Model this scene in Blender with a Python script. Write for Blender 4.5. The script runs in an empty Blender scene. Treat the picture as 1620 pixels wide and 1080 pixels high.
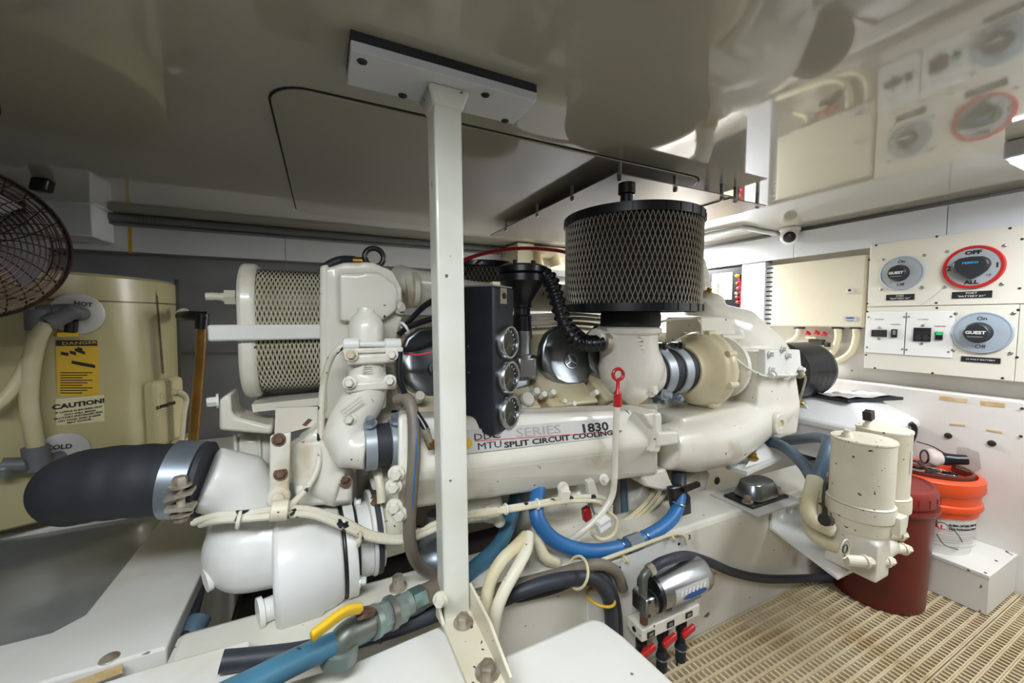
import bpy, bmesh, math, random
from mathutils import Vector, Matrix, Quaternion
random.seed(7)
PI = math.pi
# ------------------------------------------------------------------ camera
SC = bpy.context.scene
COL = SC.collection
FPX = 620.0                       # focal length in pixels of the 1620x1080 frame
YAW = math.radians(25.8); PITCH = math.radians(3.4)
CAM = Vector((0, 0, 0.845))
cd = bpy.data.cameras.new('camera'); co = bpy.data.objects.new('camera', cd); COL.objects.link(co)
cd.sensor_width = 36; cd.lens = FPX / 1620 * 36; cd.clip_start = 0.02
co.location = CAM; co.rotation_euler = (PI/2 - PITCH, 0, -YAW)
SC.camera = co
# ------------------------------------------------------------------ world, light, exposure
w = bpy.data.worlds.new('world'); SC.world = w; w.use_nodes = True
w.node_tree.nodes['Background'].inputs[0].default_value = (0.8, 0.86, 1.0, 1)
w.node_tree.nodes['Background'].inputs[1].default_value = 0.25
SC.view_settings.view_transform = 'Standard'; SC.view_settings.look = 'None'
SC.view_settings.exposure = 0.0; SC.view_settings.gamma = 1.0
SC.view_settings.use_curve_mapping = False
ZC = 1.245                        # ceiling height
def area(name, loc, size, power, color, rot=(0, 0, 0)):
    l = bpy.data.lights.new(name, 'AREA'); l.shape = 'RECTANGLE'; l.size, l.size_y = size
    l.energy = power; l.color = color
    o = bpy.data.objects.new(name, l); o.location = loc; o.rotation_euler = rot; COL.objects.link(o)
    return o
# each lamp lies just under the diffuser of a ceiling fixture built below
FIX = [  # x0, x1, y0, y1, power, colour
    (1.41, 1.63, -0.62, 0.33, 7.2, (0.92, 0.97, 1.0)),
    (1.66, 1.82, 1.50, 1.78, 29.0, (0.98, 0.98, 0.97)),
    (-0.62, 0.14, -0.10, 0.06, 12.5, (0.91, 0.96, 1.0)),
]
for i, (x0, x1, y0, y1, p, c) in enumerate(FIX):
    area('fluorescent_lamp_light', ((x0+x1)/2, (y0+y1)/2, ZC-(0.052 if i == 0 else 0.030)), (x1-x0-.02, y1-y0-.02), p, c)

# ------------------------------------------------------------------ pixel to world
_f0 = Vector((math.sin(YAW), math.cos(YAW), 0)); _r = Vector((math.cos(YAW), -math.sin(YAW), 0))
_f = _f0*math.cos(PITCH) + Vector((0, 0, -math.sin(PITCH))); _u = _r.cross(_f)
def ray(px, py): return _f + _r*((px-810)/FPX) + _u*((540-py)/FPX)
def PY(px, py, y): d = ray(px, py); return CAM + d*(y/d.y)
def PX(px, py, x): d = ray(px, py); return CAM + d*(x/d.x)
def PZ(px, py, z): d = ray(px, py); return CAM + d*((z-CAM.z)/d.z)
def mpp(p): return (p-CAM).dot(_f)/FPX          # metres per pixel at point p

# ------------------------------------------------------------------ materials
def lin(h):
    h = h.lstrip('#'); r = [int(h[i:i+2], 16)/255 for i in (0, 2, 4)]
    return tuple(((c+.055)/1.055)**2.4 if c > .04045 else c/12.92 for c in r) + (1,)
def mat(name, col, rough=.5, metal=0., var=.0, var2=None, scale=12., bump=0., bscale=60., coat=0., speck=None, speck_t=.72, speck_s=40., trans=0., spec=.5, stain=None, stain_t=.6, stain_s=4.):
    m = bpy.data.materials.new(name); m.use_nodes = True
    nt = m.node_tree; N = nt.nodes; L = nt.links; b = N['Principled BSDF']
    c = lin(col) if isinstance(col, str) else col
    b.inputs['Base Color'].default_value = c; b.inputs['Roughness'].default_value = rough
    b.inputs['Metallic'].default_value = metal; b.inputs['Coat Weight'].default_value = coat
    b.inputs['Coat Roughness'].default_value = .08
    b.inputs['Specular IOR Level'].default_value = spec
    b.inputs['Transmission Weight'].default_value = trans
    tc = N.new('ShaderNodeTexCoord'); out = None
    def noise(s, det=4):
        n = N.new('ShaderNodeTexNoise'); n.inputs['Scale'].default_value = s; n.inputs['Detail'].default_value = det
        L.new(tc.outputs['Object'], n.inputs['Vector']); return n
    def mix(fac, a, bcol):
        x = N.new('ShaderNodeMix'); x.data_type = 'RGBA'
        L.new(fac, x.inputs[0])
        if isinstance(a, tuple): x.inputs[6].default_value = a
        else: L.new(a, x.inputs[6])
        x.inputs[7].default_value = bcol; return x.outputs[2]
    def ramp(fac, a, bb):
        r = N.new('ShaderNodeValToRGB'); r.color_ramp.elements[0].position = a; r.color_ramp.elements[1].position = bb
        L.new(fac, r.inputs[0]); return r.outputs[0]
    cur = c
    if var or var2:
        n = noise(scale)
        c2 = lin(var2) if var2 else tuple(max(0, x*(1-var)) for x in c[:3]) + (1,)
        cur = mix(ramp(n.outputs[0], .38, .68), cur, c2)
    if stain:
        n = noise(stain_s, 6); cur = mix(ramp(n.outputs[0], stain_t, stain_t+.14), cur, lin(stain))
    if speck:
        n = noise(speck_s, 2); cur = mix(ramp(n.outputs[0], speck_t, speck_t+.02), cur, lin(speck))
    if not isinstance(cur, tuple): L.new(cur, b.inputs['Base Color'])
    if bump:
        n = noise(bscale, 3); bp = N.new('ShaderNodeBump'); bp.inputs['Strength'].default_value = bump
        bp.inputs['Distance'].default_value = .002
        L.new(n.outputs[0], bp.inputs['Height']); L.new(bp.outputs[0], b.inputs['Normal'])
    return m
def emis(name, col, s):
    m = mat(name, col, .4); b = m.node_tree.nodes['Principled BSDF']
    b.inputs['Emission Color'].default_value = lin(col); b.inputs['Emission Strength'].default_value = s
    return m
M = {}
def defmat(key, *a, **k): M[key] = mat(key, *a, **k)

defmat('gelcoat', '#B7B4A6', .07, var=.05, scale=2.2, bump=.02, bscale=3, coat=.8)
M['gelcoat'].node_tree.nodes['Principled BSDF'].inputs['Coat Roughness'].default_value = .03
defmat('hatch', '#A9A294', .12, var=.06, scale=2.5, bump=.03, bscale=3, coat=.5)
defmat('cream', '#E6E3D8', .26, var2='#DBD7C6', scale=7, bump=.06, bscale=70, coat=.25, stain='#B9A478', stain_t=.60, stain_s=6, speck='#5A4C38', speck_t=.73, speck_s=45)
defmat('post', '#E4E5DC', .33, var2='#D9D9CB', scale=9, bump=.05, coat=.2, speck='#6E6454', speck_t=.72, speck_s=50)
defmat('cream_tan', '#DCD2B4', .34, var2='#CDBD95', scale=9, bump=.05, coat=.1, stain='#8F6F42', stain_t=.64, stain_s=7)
defmat('cream_chip', '#E3DECA', .4, var2='#D8D0B6', scale=8, bump=.05, speck='#2A2620', speck_t=.69, speck_s=85)
defmat('white_paint', '#E8E9E6', .32, var2='#DADAD3', scale=5, bump=.08, bscale=40, coat=.15, speck='#77695A', speck_t=.77, speck_s=38)
defmat('stringer', '#E2E0D6', .45, var2='#D2CEBF', scale=5, bump=.25, bscale=22, stain='#A8997A', stain_t=.60, stain_s=6, speck='#5E564A', speck_t=.72, speck_s=36)
defmat('white_panel', '#DDE0E6', .35, var=.05, scale=3)
defmat('white_cover', '#E6E5DF', .38, var2='#DAD8CF', scale=4, bump=.04, bscale=30, speck='#4A443B', speck_t=.775, speck_s=22, stain='#C9C0A6', stain_t=.68, stain_s=2.5)
defmat('grey_wall', '#8D8E92', .45, var2='#7E7F84', scale=5, bump=.35, bscale=28)
defmat('wall_white', '#DFDCD6', .5, var2='#D2CBC0', scale=4, bump=.2, bscale=25, stain='#B59A7A', stain_t=.68, stain_s=2.5, speck='#6B6256', speck_t=.78, speck_s=20)
defmat('far_wall', '#77746E', .5, var=.08, scale=3)
defmat('black', '#15171B', .45, var=.3, scale=20)
defmat('black_plastic', '#14161B', .32, coat=.1)
defmat('navy_box', '#171A21', .42, var2='#20242D', scale=18, bump=.1, bscale=200, speck='#8A8F98', speck_t=.80, speck_s=60)
defmat('rubber', '#24262B', .62, var2='#33353B', scale=6, bump=.25, bscale=40, speck='#9A8C7C', speck_t=.80, speck_s=26)
defmat('rubber_hose', '#272A31', .5, var2='#353A44', scale=9, bump=.1)
defmat('blue_hose', '#2E74B4', .42, var2='#27639C', scale=9, speck='#1B2A3C', speck_t=.78, speck_s=40)
defmat('teal_hose', '#3F7690', .42, var2='#37617A', scale=9, speck='#1B2A30', speck_t=.74, speck_s=40)
defmat('slate_hose', '#566A7C', .45, var2='#47586A', scale=12)
defmat('brown_hose', '#7E7568', .5, var2='#6B6256', scale=10)
defmat('cream_hose', '#DCD5BA', .45, var2='#CFC39C', scale=14, speck='#5B4A33', speck_t=.76, speck_s=40)
defmat('tan_hose', '#D8CFA8', .45, var2='#C8BC8E', scale=8)
defmat('harness', '#DED9C8', .5, var2='#CFC8B2', scale=14, speck='#191A22', speck_t=.60, speck_s=34)
defmat('steel', '#B9BCC0', .28, 1., var=.15, scale=14)
defmat('alu', '#A9ADB0', .30, 1., var=.25, scale=10, bump=.06)
defmat('alu_cover', '#A2A7AB', .30, 1., var2='#7C8186', scale=7, bump=.08, bscale=120)
defmat('alu_plate', '#8C857A', .34, .35, var2='#787166', scale=3, bump=.04, bscale=14)
defmat('galv', '#A3AEB8', .38, .75, var2='#8D98A3', scale=12)
defmat('clampband', '#B2B9BF', .38, .4, var2='#9BA6AF', scale=10)
defmat('dark_steel', '#4A4843', .4, .8)
defmat('bronze', '#7B746A', .42, .6, var2='#66807A', scale=16, bump=.2)
defmat('verdigris', '#868B87', .45, .5, var2='#86A59D', scale=18, bump=.25, bscale=60)
defmat('brass', '#A8873F', .32, .9)
defmat('rust', '#5F4636', .65, .3, var2='#7E6450', scale=60)
defmat('chip_metal', '#B9B1A2', .45, .5, var2='#8B7B68', scale=40)
defmat('tank', '#BFB68A', .26, var2='#B4AA7D', scale=3, coat=.25)
defmat('tank_lid', '#D2C798', .3, coat=.25)
defmat('grey_pvc', '#6E7173', .5, var=.1)
defmat('yellow', '#E2B91E', .45, var=.08)
defmat('red', '#C02525', .35, coat=.2)
defmat('red_cable', '#A81E22', .35)
defmat('bucket_red', '#6C1C15', .36, var2='#641B15', scale=5, speck='#B08070', speck_t=.82, speck_s=40, coat=.1)
defmat('lid_red', '#882B26', .4, var=.08)
defmat('orange', '#E8501E', .38, var=.06, coat=.1)
defmat('bucket_white', '#E6E4E1', .4)
defmat('white', '#EDEDEA', .4)
defmat('print_black', '#17171A', .6)
defmat('print_red', '#C8323C', .6)
defmat('print_blue', '#2E5FA8', .6)
defmat('print_grey', '#A9A6A0', .6)
defmat('label_yellow', '#D2AC2A', .5, var=.05)
defmat('label_cream', '#D8CFA6', .5)
defmat('label_grey', '#C3C2BE', .4, .1)
defmat('panel', '#E4E0D2', .36, var=.03)
defmat('dial_grey', '#A6ABAE', .35)
defmat('dial_blue', '#A4B0BC', .3)
defmat('knob', '#2C2F33', .4)
defmat('cabinet', '#DAD3BF', .38, var=.03)
defmat('dark_slot', '#1A1B1D', .7)
defmat('beige_grate', '#CFC0A0', .45, var2='#BFAB85', scale=9, stain='#A27848', stain_t=.585, stain_s=4.5)
defmat('bilge', '#6E685D', .6, var2='#4C473E', scale=8)
defmat('dark_bilge', '#2A2722', .7, var2='#1A1815', scale=8)
defmat('fan_cage', '#2E2420', .38, .7, var2='#4E3026', scale=25)
defmat('fan_blade', '#8E8F92', .4, .6)
defmat('wire_mesh', '#C6C0B0', .4, .4, var2='#B0A994', scale=8)
defmat('mesh_paint', '#DAD5C2', .45, var2='#CFC8B0', scale=14)
defmat('pleat', '#1B1A17', .8, var2='#2B2822', scale=20)
defmat('foam_black', '#17181A', .7)
defmat('window_glass', '#8A8C8A', .16, var2='#6E706E', scale=4, coat=.3, stain='#A2A4A2', stain_t=.62, stain_s=3)
defmat('clear', '#DDDEDC', .10, trans=.9)
defmat('oil_amber', '#8A6422', .25, var2='#6F4E18', scale=20, coat=.3)
defmat('glue', '#C2A470', .7, var2='#D6C39A', scale=40)
defmat('gauge_face', '#30312E', .35)
defmat('glass', '#D8DBDC', .05, trans=.92)
defmat('paper', '#D8D8D6', .7, var2='#B8B6B2', scale=20)
defmat('cooler', '#E9E8E8', .35, coat=.1)
defmat('pink_lamp', '#E3D3CC', .35, trans=.2)
M['lamp'] = emis('lamp', '#F4F8FF', 14.0)
M['green_led'] = emis('green_led', '#2F9A5A', .8)
M['ir_led'] = emis('ir_led', '#D0382C', .6)

# ------------------------------------------------------------------ mesh builder
class MB:
    def __init__(s): s.v = []; s.f = []
    def add(s, vs, fs):
        o = len(s.v); s.v += [Vector(v) for v in vs]; s.f += [tuple(i+o for i in f) for f in fs]; return s
    def box(s, a, b):
        x0, y0, z0 = a; x1, y1, z1 = b
        if x0 > x1: x0, x1 = x1, x0
        if y0 > y1: y0, y1 = y1, y0
        if z0 > z1: z0, z1 = z1, z0
        return s.add([(x0,y0,z0),(x1,y0,z0),(x1,y1,z0),(x0,y1,z0),(x0,y0,z1),(x1,y0,z1),(x1,y1,z1),(x0,y1,z1)],
                     [(0,3,2,1),(4,5,6,7),(0,1,5,4),(1,2,6,5),(2,3,7,6),(3,0,4,7)])
    def obox(s, c, ax, ay, az):             # centre and three half-axis vectors
        c = Vector(c); ax = Vector(ax); ay = Vector(ay); az = Vector(az)
        if ax.cross(ay).dot(az) < 0: az = -az
        vs = [c+ax*i+ay*j+az*k for k in (-1, 1) for (i, j) in ((-1,-1),(1,-1),(1,1),(-1,1))]
        return s.add(vs, [(0,3,2,1),(4,5,6,7),(0,1,5,4),(1,2,6,5),(2,3,7,6),(3,0,4,7)])
    def bar(s, a, b, w, h=None, up=(0,0,1)):
        a = Vector(a); b = Vector(b); h = h or w; t = b-a; n = Vector(up).cross(t)
        if n.length < 1e-6: n = Vector((1,0,0)).cross(t)
        n.normalize(); q = t.cross(n).normalized()
        return s.obox((a+b)/2, t/2, n*w/2, q*h/2)
    def prism(s, pts, vec):                  # polygon (list of 3-D points) extruded along vec
        vec = Vector(vec); pts = [Vector(p) for p in pts]; n = len(pts)
        nrm = Vector((0,0,0))
        for i in range(n): nrm += pts[i].cross(pts[(i+1) % n])
        if nrm.dot(vec) > 0: pts = pts[::-1]
        vs = pts+[p+vec for p in pts]
        fs = [tuple(range(n)), tuple(range(2*n-1, n-1, -1))] + [(i, i+n, (i+1) % n + n, (i+1) % n) for i in range(n)]
        return s.add(vs, fs)
    def loft(s, rings, cap=True, close=True):
        n = len(rings[0]); vs = [Vector(p) for r in rings for p in r]; fs = []
        for k in range(len(rings)-1):
            for i in range(n if close else n-1):
                j = (i+1) % n
                fs.append((k*n+i, k*n+j, (k+1)*n+j, (k+1)*n+i))
        if cap and close:
            fs.append(tuple(range(n-1, -1, -1))); e = (len(rings)-1)*n; fs.append(tuple(range(e, e+n)))
        return s.add(vs, fs)
    def lathe(s, o, axis, prof, n=32, cap=True, a0=0, a1=2*PI):
        o = Vector(o); ax = Vector(axis).normalized()
        t = Vector((0,0,1)) if abs(ax.z) < .9 else Vector((1,0,0))
        e1 = ax.cross(t).normalized(); e2 = ax.cross(e1)
        full = abs(a1-a0-2*PI) < 1e-6; m = n if full else n+1
        rings = [[o+ax*t_+(e1*math.cos(a0+(a1-a0)*i/n)+e2*math.sin(a0+(a1-a0)*i/n))*max(r, 1e-5) for i in range(m)] for t_, r in prof]
        return s.loft(rings, cap, full)
    def cyl(s, a, b, r, r2=None, n=24):
        a = Vector(a); b = Vector(b); return s.lathe(a, b-a, [(0, r), ((b-a).length, r if r2 is None else r2)], n)
    def tube(s, path, r, n=10, cap=True):
        path = [Vector(p) for p in path]; m = len(path)
        rr = r if isinstance(r, (list, tuple)) else [r]*m
        T = []
        for i in range(m):
            d = path[min(i+1, m-1)]-path[max(i-1, 0)]; T.append(d.normalized() if d.length > 1e-9 else Vector((0,0,1)))
        u = T[0].cross(Vector((0,0,1)))
        if u.length < .05: u = T[0].cross(Vector((0,1,0)))
        u.normalize(); rings = []
        for i in range(m):
            u = (u - T[i]*u.dot(T[i])).normalized(); v = T[i].cross(u)
            rings.append([path[i]+(u*math.cos(2*PI*k/n)+v*math.sin(2*PI*k/n))*rr[i] for k in range(n)])
        return s.loft(rings, cap)
    def ball(s, c, r, n=16, sc=(1,1,1)):
        c = Vector(c); rings = []
        for i in range(n//2+1):
            a = PI*i/(n//2); rad = max(math.sin(a), 1e-4)*r
            rings.append([c+Vector((rad*math.cos(2*PI*k/n)*sc[0], rad*math.sin(2*PI*k/n)*sc[1], -r*math.cos(a)*sc[2])) for k in range(n)])
        return s.loft(rings)
    def torus(s, c, axis, R, r, n=32, k=10):
        c = Vector(c); ax = Vector(axis).normalized(); t = Vector((0,0,1)) if abs(ax.z) < .9 else Vector((1,0,0))
        e1 = ax.cross(t).normalized(); e2 = ax.cross(e1); rings = []
        for i in range(n+1):
            a = 2*PI*i/n; d = e1*math.cos(a)+e2*math.sin(a)
            rings.append([c+d*(R+r*math.cos(2*PI*j/k))+ax*r*math.sin(2*PI*j/k) for j in range(k)])
        return s.loft(rings, False)
    def build(s, name, m, parent=None, smooth=35, bevel=0, bseg=2, voxel=0, smo=6, kind=None, label=None):
        me = bpy.data.meshes.new(name); me.from_pydata([tuple(v) for v in s.v], [], s.f)
        bm = bmesh.new(); bm.from_mesh(me); bmesh.ops.recalc_face_normals(bm, faces=bm.faces); bm.to_mesh(me); bm.free()
        me.materials.append(M[m] if isinstance(m, str) else m)
        for p in me.polygons: p.use_smooth = smooth > 0
        if 0 < smooth < 180 and not voxel: me.set_sharp_from_angle(angle=math.radians(smooth))
        o = bpy.data.objects.new(name, me); COL.objects.link(o)
        if voxel:
            r = o.modifiers.new('remesh', 'REMESH'); r.mode = 'VOXEL'; r.voxel_size = voxel; r.use_smooth_shade = True
            q = o.modifiers.new('smooth', 'SMOOTH'); q.iterations = smo; q.factor = .5
        if bevel:
            b = o.modifiers.new('bevel', 'BEVEL'); b.width = bevel; b.segments = bseg; b.limit_method = 'ANGLE'; b.angle_limit = math.radians(40)
        if parent is not None: setpar(o, parent)
        if kind: o['kind'] = kind
        if label: o['label'] = label
        return o
def setpar(o, p):
    o.parent = p; bpy.context.view_layer.update() if False else None
    o.matrix_parent_inverse = WM(p).inverted()
def WM(o):
    m = o.matrix_basis.copy()
    return (WM(o.parent) @ o.matrix_parent_inverse @ m) if o.parent else m
def tag(o, label, cat, group=None, kind=None):
    if label: o['label'] = label
    if cat: o['category'] = cat
    if group: o['group'] = group
    if kind: o['kind'] = kind
    return o
def thing(name, label, cat, loc=(0,0,0), group=None):
    o = bpy.data.objects.new(name, None); o.empty_display_size = .05; o.location = loc; COL.objects.link(o)
    return tag(o, label, cat, group)
def struct(o): o['kind'] = 'structure'; return o
def dup(root, off, label=None, parent=None):
    r = root.copy(); COL.objects.link(r); r.location = root.location + Vector(off)
    if parent is not None: r.parent = parent
    if label: r['label'] = label
    for ch in root.children:
        c = ch.copy(); COL.objects.link(c); c.parent = r
        for g in ch.children:
            d = g.copy(); COL.objects.link(d); d.parent = c
    return r
def smooth_path(pts, n=8):
    pts = [Vector(p) for p in pts]; out = []
    P = [pts[0]*2-pts[1]] + pts + [pts[-1]*2-pts[-2]]
    for i in range(1, len(P)-2):
        p0, p1, p2, p3 = P[i-1], P[i], P[i+1], P[i+2]
        for k in range(n):
            t = k/n
            out.append(.5*((2*p1)+(p2-p0)*t+(2*p0-5*p1+4*p2-p3)*t*t+(3*p1-p0-3*p2+p3)*t*t*t))
    out.append(pts[-1]); return out
def hose(name, pts, r, m, parent=None, n=14, label=None, k=8):
    """pts: (px, py, Y) triples or Vectors"""
    q = [p if isinstance(p, Vector) else PY(*p) for p in pts]
    return MB().tube(smooth_path(q, k), r, n).build(name, m, parent, label=label)
def rrect(w, h, r, n=5):
    r = min(r, w/2-1e-4, h/2-1e-4); out = []
    for cx, cy, a in ((w/2-r, h/2-r, 0), (-w/2+r, h/2-r, 90), (-w/2+r, -h/2+r, 180), (w/2-r, -h/2+r, 270)):
        for i in range(n+1):
            t = math.radians(a+90*i/n); out.append((cx+r*math.cos(t), cy+r*math.sin(t)))
    return out
def text(s, o, xd, yd, size, m, parent, name='lettering', align='CENTER', thick=.0004, wide=1., bold=0.):
    """flat lettering: o = centre of the line, xd = reading direction, yd = up"""
    cu = bpy.data.curves.new('t', 'FONT'); cu.body = s; cu.size = size; cu.align_x = align; cu.align_y = 'CENTER'
    cu.extrude = thick; cu.offset = bold; cu.resolution_u = 2
    t = bpy.data.objects.new('t', cu); COL.objects.link(t)
    me = bpy.data.meshes.new_from_object(t); bpy.data.objects.remove(t); bpy.data.curves.remove(cu)
    xd = Vector(xd).normalized(); zd = xd.cross(Vector(yd)).normalized(); yd = zd.cross(xd)
    R = Matrix((xd*wide, yd, zd)).transposed().to_4x4(); R.translation = Vector(o)
    me.transform(R); me.materials.clear(); me.materials.append(M[m] if isinstance(m, str) else m)
    ob = bpy.data.objects.new(name, me); COL.objects.link(ob)
    if parent is not None: setpar(ob, parent)
    return ob
def hexbolt(mb, c, axis, r=.009, h=.008, washer=True):
    c = Vector(c); ax = Vector(axis).normalized()
    if washer: mb.lathe(c, ax, [(0, r*1.45), (h*.25, r*1.45)], 14)
    mb.lathe(c+ax*h*.2, ax, [(0, r), (h*.75, r), (h, r*.82)], 6)
    return mb
def bolt(c, axis, m, parent, r=.009, h=.008, name='bolt'):
    mb = MB(); hexbolt(mb, c, axis, r, h); return mb.build(name, m, parent, smooth=25)
def screw(c, axis, parent, r=.004, m='dark_steel', name='screw'):
    return MB().lathe(c, axis, [(0, r), (r*.35, r*.9), (r*.5, r*.5)], 10).build(name, m, parent)
XV, YV, ZV = Vector((1,0,0)), Vector((0,1,0)), Vector((0,0,1))
# =================================================================== the room
YA, XB = 2.16, 1.96        # back wall plane, right wall plane
XL, YN = -1.75, -1.15      # walls out of view
def slab(name, a, b, m, bevel=0, parent=None): return struct(MB().box(a, b).build(name, m, parent, smooth=0, bevel=bevel))
slab('floor', (XL, YN, -.09), (XB+.1, YA+.1, -.05), 'bilge')
ceil = slab('ceiling', (XL-.1, YN-.1, ZC), (XB+.15, YA+.15, ZC+.05), 'gelcoat')
slab('wall_back', (XL-.1, YA, -.09), (XB+.15, YA+.06, ZC), 'grey_wall')
slab('wall_right', (XB, YN-.1, -.09), (XB+.06, YA, ZC), 'wall_white')
slab('wall_left', (XL-.06, YN-.1, -.09), (XL, YA, ZC), 'far_wall')
slab('wall_front', (XL, YN-.06, -.09), (XB, YN, ZC), 'far_wall')
# ceiling hatch: rounded panel with a dark joint around it
h0 = PZ(423, 150, ZC); h1 = PZ(1150, 300, ZC); hf = PZ(470, 336, ZC)
hx0, hx1, hy0, hy1 = h0.x+.0, 1.02, PZ(560, 156, ZC).y, PZ(600, 349, ZC).y
hc = Vector(((hx0+hx1)/2, (hy0+hy1)/2, ZC)); rr = rrect(hx1-hx0, hy1-hy0, .07, 8)
MB().prism([(hc.x+x, hc.y+y, ZC-.001) for x, y in rr], (0, 0, .001)).build('hatch_joint', 'dark_slot', ceil, smooth=0)
rr2 = rrect(hx1-hx0-.007, hy1-hy0-.007, .068, 8)
MB().prism([(hc.x+x, hc.y+y, ZC-.0045) for x, y in rr2], (0, 0, .004)).build('hatch_panel', 'hatch', ceil, smooth=0, bevel=.002)
# bright fascia strips under the ceiling, panel by panel
def zA(px, py, y): return PY(px, py, y).z
YS = YA-.10
zt, zb = zA(240, 352, YS), zA(240, 400, YS)
xs = [XL, PY(451, 385, YS).x, .55, 1.25, XB-.002]
for i in range(4):
    struct(MB().box((xs[i]+.001, YS, zb), (xs[i+1]-.001, YS+.012, zt)).build('trim_back', 'white_panel', smooth=0, bevel=.001))
struct(MB().box((XL, YS+.012, zb+.004), (XB, YA, zb+.014)).build('trim_back_underside', 'grey_wall', smooth=0))
XS = XB-.05
zt2, zb2 = PX(1560, 313, XS).z, PX(1372, 392, XS).z
ys = [YN, PX(1499, 340, XS).y, 1.05, YS-.002]
for i in range(3):
    struct(MB().box((XS, ys[i]+.001, zb2), (XS+.012, ys[i+1]-.001, zt2)).build('trim_right', 'white_panel', smooth=0, bevel=.001))
struct(MB().box((XS+.012, YN, zb2+.004), (XB, YA, zb2+.012)).build('trim_right_underside', 'cabinet', smooth=0))
# lower part of the right wall stands a little proud: a ledge
zl = PX(1600, 632, XB-.04).z
low = slab('wall_right_lower', (XB-.045, YN, -.05), (XB, YA, zl), 'wall_white', bevel=.006)
for px, py in ((1500, 689), (1569, 701), (1617, 646), (1615, 690)):
    p = PX(px, py, XB-.045); MB().lathe(p, (-1,0,0), [(0,.010 if px < 1600 else .004), (.004,.009 if px < 1600 else .003), (.006,.002)], 16).build('bolt_cap', 'dark_steel', low)
for a, b in (((1486, 629), (1530, 634)), ((1551, 637), (1590, 641)), ((1502, 671), (1527, 673)), ((1560, 680), (1586, 684))):
    p, q = PX(*a, XB-.0455), PX(*b, XB-.0455); h = .007 if a[1] < 660 else .003
    MB().obox((p+q)/2, (.0006,0,0), (q-p)/2, (0,0,h)).build('glue_mark', 'glue', low, smooth=0)
for px, py, r in ((1530, 640, .003), (1372, 598, .003), (1400, 598, .003)):
    pass
# ceiling light fixtures
labs = ['white fluorescent ceiling light fixture beside the battery switch panel', 'fluorescent ceiling light fixture in the corner behind the air filter', 'long fluorescent ceiling light fixture over the entrance side']
for i, (x0, x1, y0, y1, p, c) in enumerate(FIX):
    t = thing('ceiling_light', labs[i], 'light fixture', ((x0+x1)/2, (y0+y1)/2, ZC), 'fluorescent ceiling lights')
    th_ = .040 if i == 0 else .018
    MB().box((x0-.008, y0-.008, ZC-th_), (x1+.008, y1+.008, ZC-.0005)).build('housing', 'white_panel', t, bevel=.004)
    MB().box((x0, y0, ZC-th_-.010), (x1, y1, ZC-th_)).build('diffuser', 'lamp', t, bevel=.003)
# =================================================================== the engine
def PP(px, py, o, n): d = ray(px, py); return CAM + d*((Vector(o)-CAM).dot(n)/d.dot(n))
def poly(mb, pix, y0, y1): return mb.prism([PY(a, b, y0) for a, b in pix], (0, y1-y0, 0))
eng = thing('marine_engine', 'large cream painted marine diesel engine with turbocharger filling the room', 'engine', (.6, 1.15, .31))
E = eng
# ---- crankcase, heads
mb = MB()
sec = [(1.00,.36),(1.38,.36),(1.50,.52),(1.54,.66),(1.40,.80),(1.28,.86),(1.22,.70),(1.14,.70),(1.10,.80),(1.02,.72),(.90,.615),(.90,.50)]
mb.prism([(.06, y, z) for y, z in sec], (1.14, 0, -.0))
mb.build('crankcase', 'cream', E, bevel=.012)
for s in (.16, .34, .52, .70):          # cylinder heads on the near bank
    MB().prism([(s, .845, .62), (s, .885, .585), (s, 1.06, .72), (s, 1.00, .80), (s, .975, .70)], (.155, 0, 0)).build('cylinder_head', 'cream_tan', E, bevel=.008)
# valve covers with the three-pointed star
cpix = [(850,545),(858,528),(872,516),(903,513),(918,526),(924,548),(925,585),(918,603),(900,610),(876,610),(858,602),(849,584),(847,565)]
def sc(pts, k, dz=0): c = sum(pts, Vector())/len(pts); return [c+(p-c)*k+Vector((0,0,dz)) for p in pts]
base = [PY(a, b, .97) for a, b in cpix]
front = [Vector((p.x, p.y-.03, p.z)) for p in base]; f2 = [Vector((p.x, .905 - max(0, .045*(p.z-min(q.z for q in base))/.16)*-1.0, p.z)) for p in sc(base, .78, -.008)]
vc = MB().loft([base, front, f2]).build('valve_cover', 'alu_cover', E, smooth=60, bevel=.010, bseg=3)
fc = sum(f2, Vector())/len(f2)
b0, b1, b2_ = f2[0], f2[4], f2[8]
fn = (b1-b0).cross(b2_-b0).normalized()
if fn.y > 0: fn = -fn
sp = PP(903, 571, fc, fn) + fn*.002
mb = MB().torus(sp, fn, .021, .0018, 28, 6)
ex = fn.cross(ZV).normalized(); ey = ex.cross(fn); ey = ey if ey.z > 0 else -ey
for k in range(3):
    a = PI/2+k*2*PI/3; d = ex*math.cos(a)+ey*math.sin(a)
    mb.bar(sp, sp+d*.02, .0035, .003, fn)
star = mb.build('star_emblem', 'steel', vc)
for dx in (-.385, -.195, .150):
    c = vc.copy(); COL.objects.link(c); c.location.x += dx
    s2 = star.copy(); COL.objects.link(s2); s2.parent = c; s2.matrix_parent_inverse = star.matrix_parent_inverse
# bolts and plugs on the head below the covers
for px, py, r in ((846,620,.010),(858,625,.009),(826,645,.010),(832,632,.019),(872,622,.009),(663,628,.012),(940,622,.009),(905,640,.008),(890,636,.007)):
    p = PY(px, py, .86); MB().lathe(p, (0,-1,.5), [(-.01, r), (.010, r), (.014, r*.8)], 18).build('plug', 'cream', E)
# ---- water cooled exhaust manifold (long beam with decal)
def mring(px, ys, Ys): return [PY(px, a, b) for a, b in zip(ys, Ys)]
YM = (.83, .795, .738, .706, .712, .752, .83)
left = mring(640, (652, 654, 664, 748, 762, 806, 800), YM)
right = mring(1040, (637, 639, 648, 700, 708, 750, 744), YM)
man = MB().loft([left, right]).build('exhaust_manifold', 'cream', E, smooth=0, bevel=.009, bseg=3)
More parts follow.
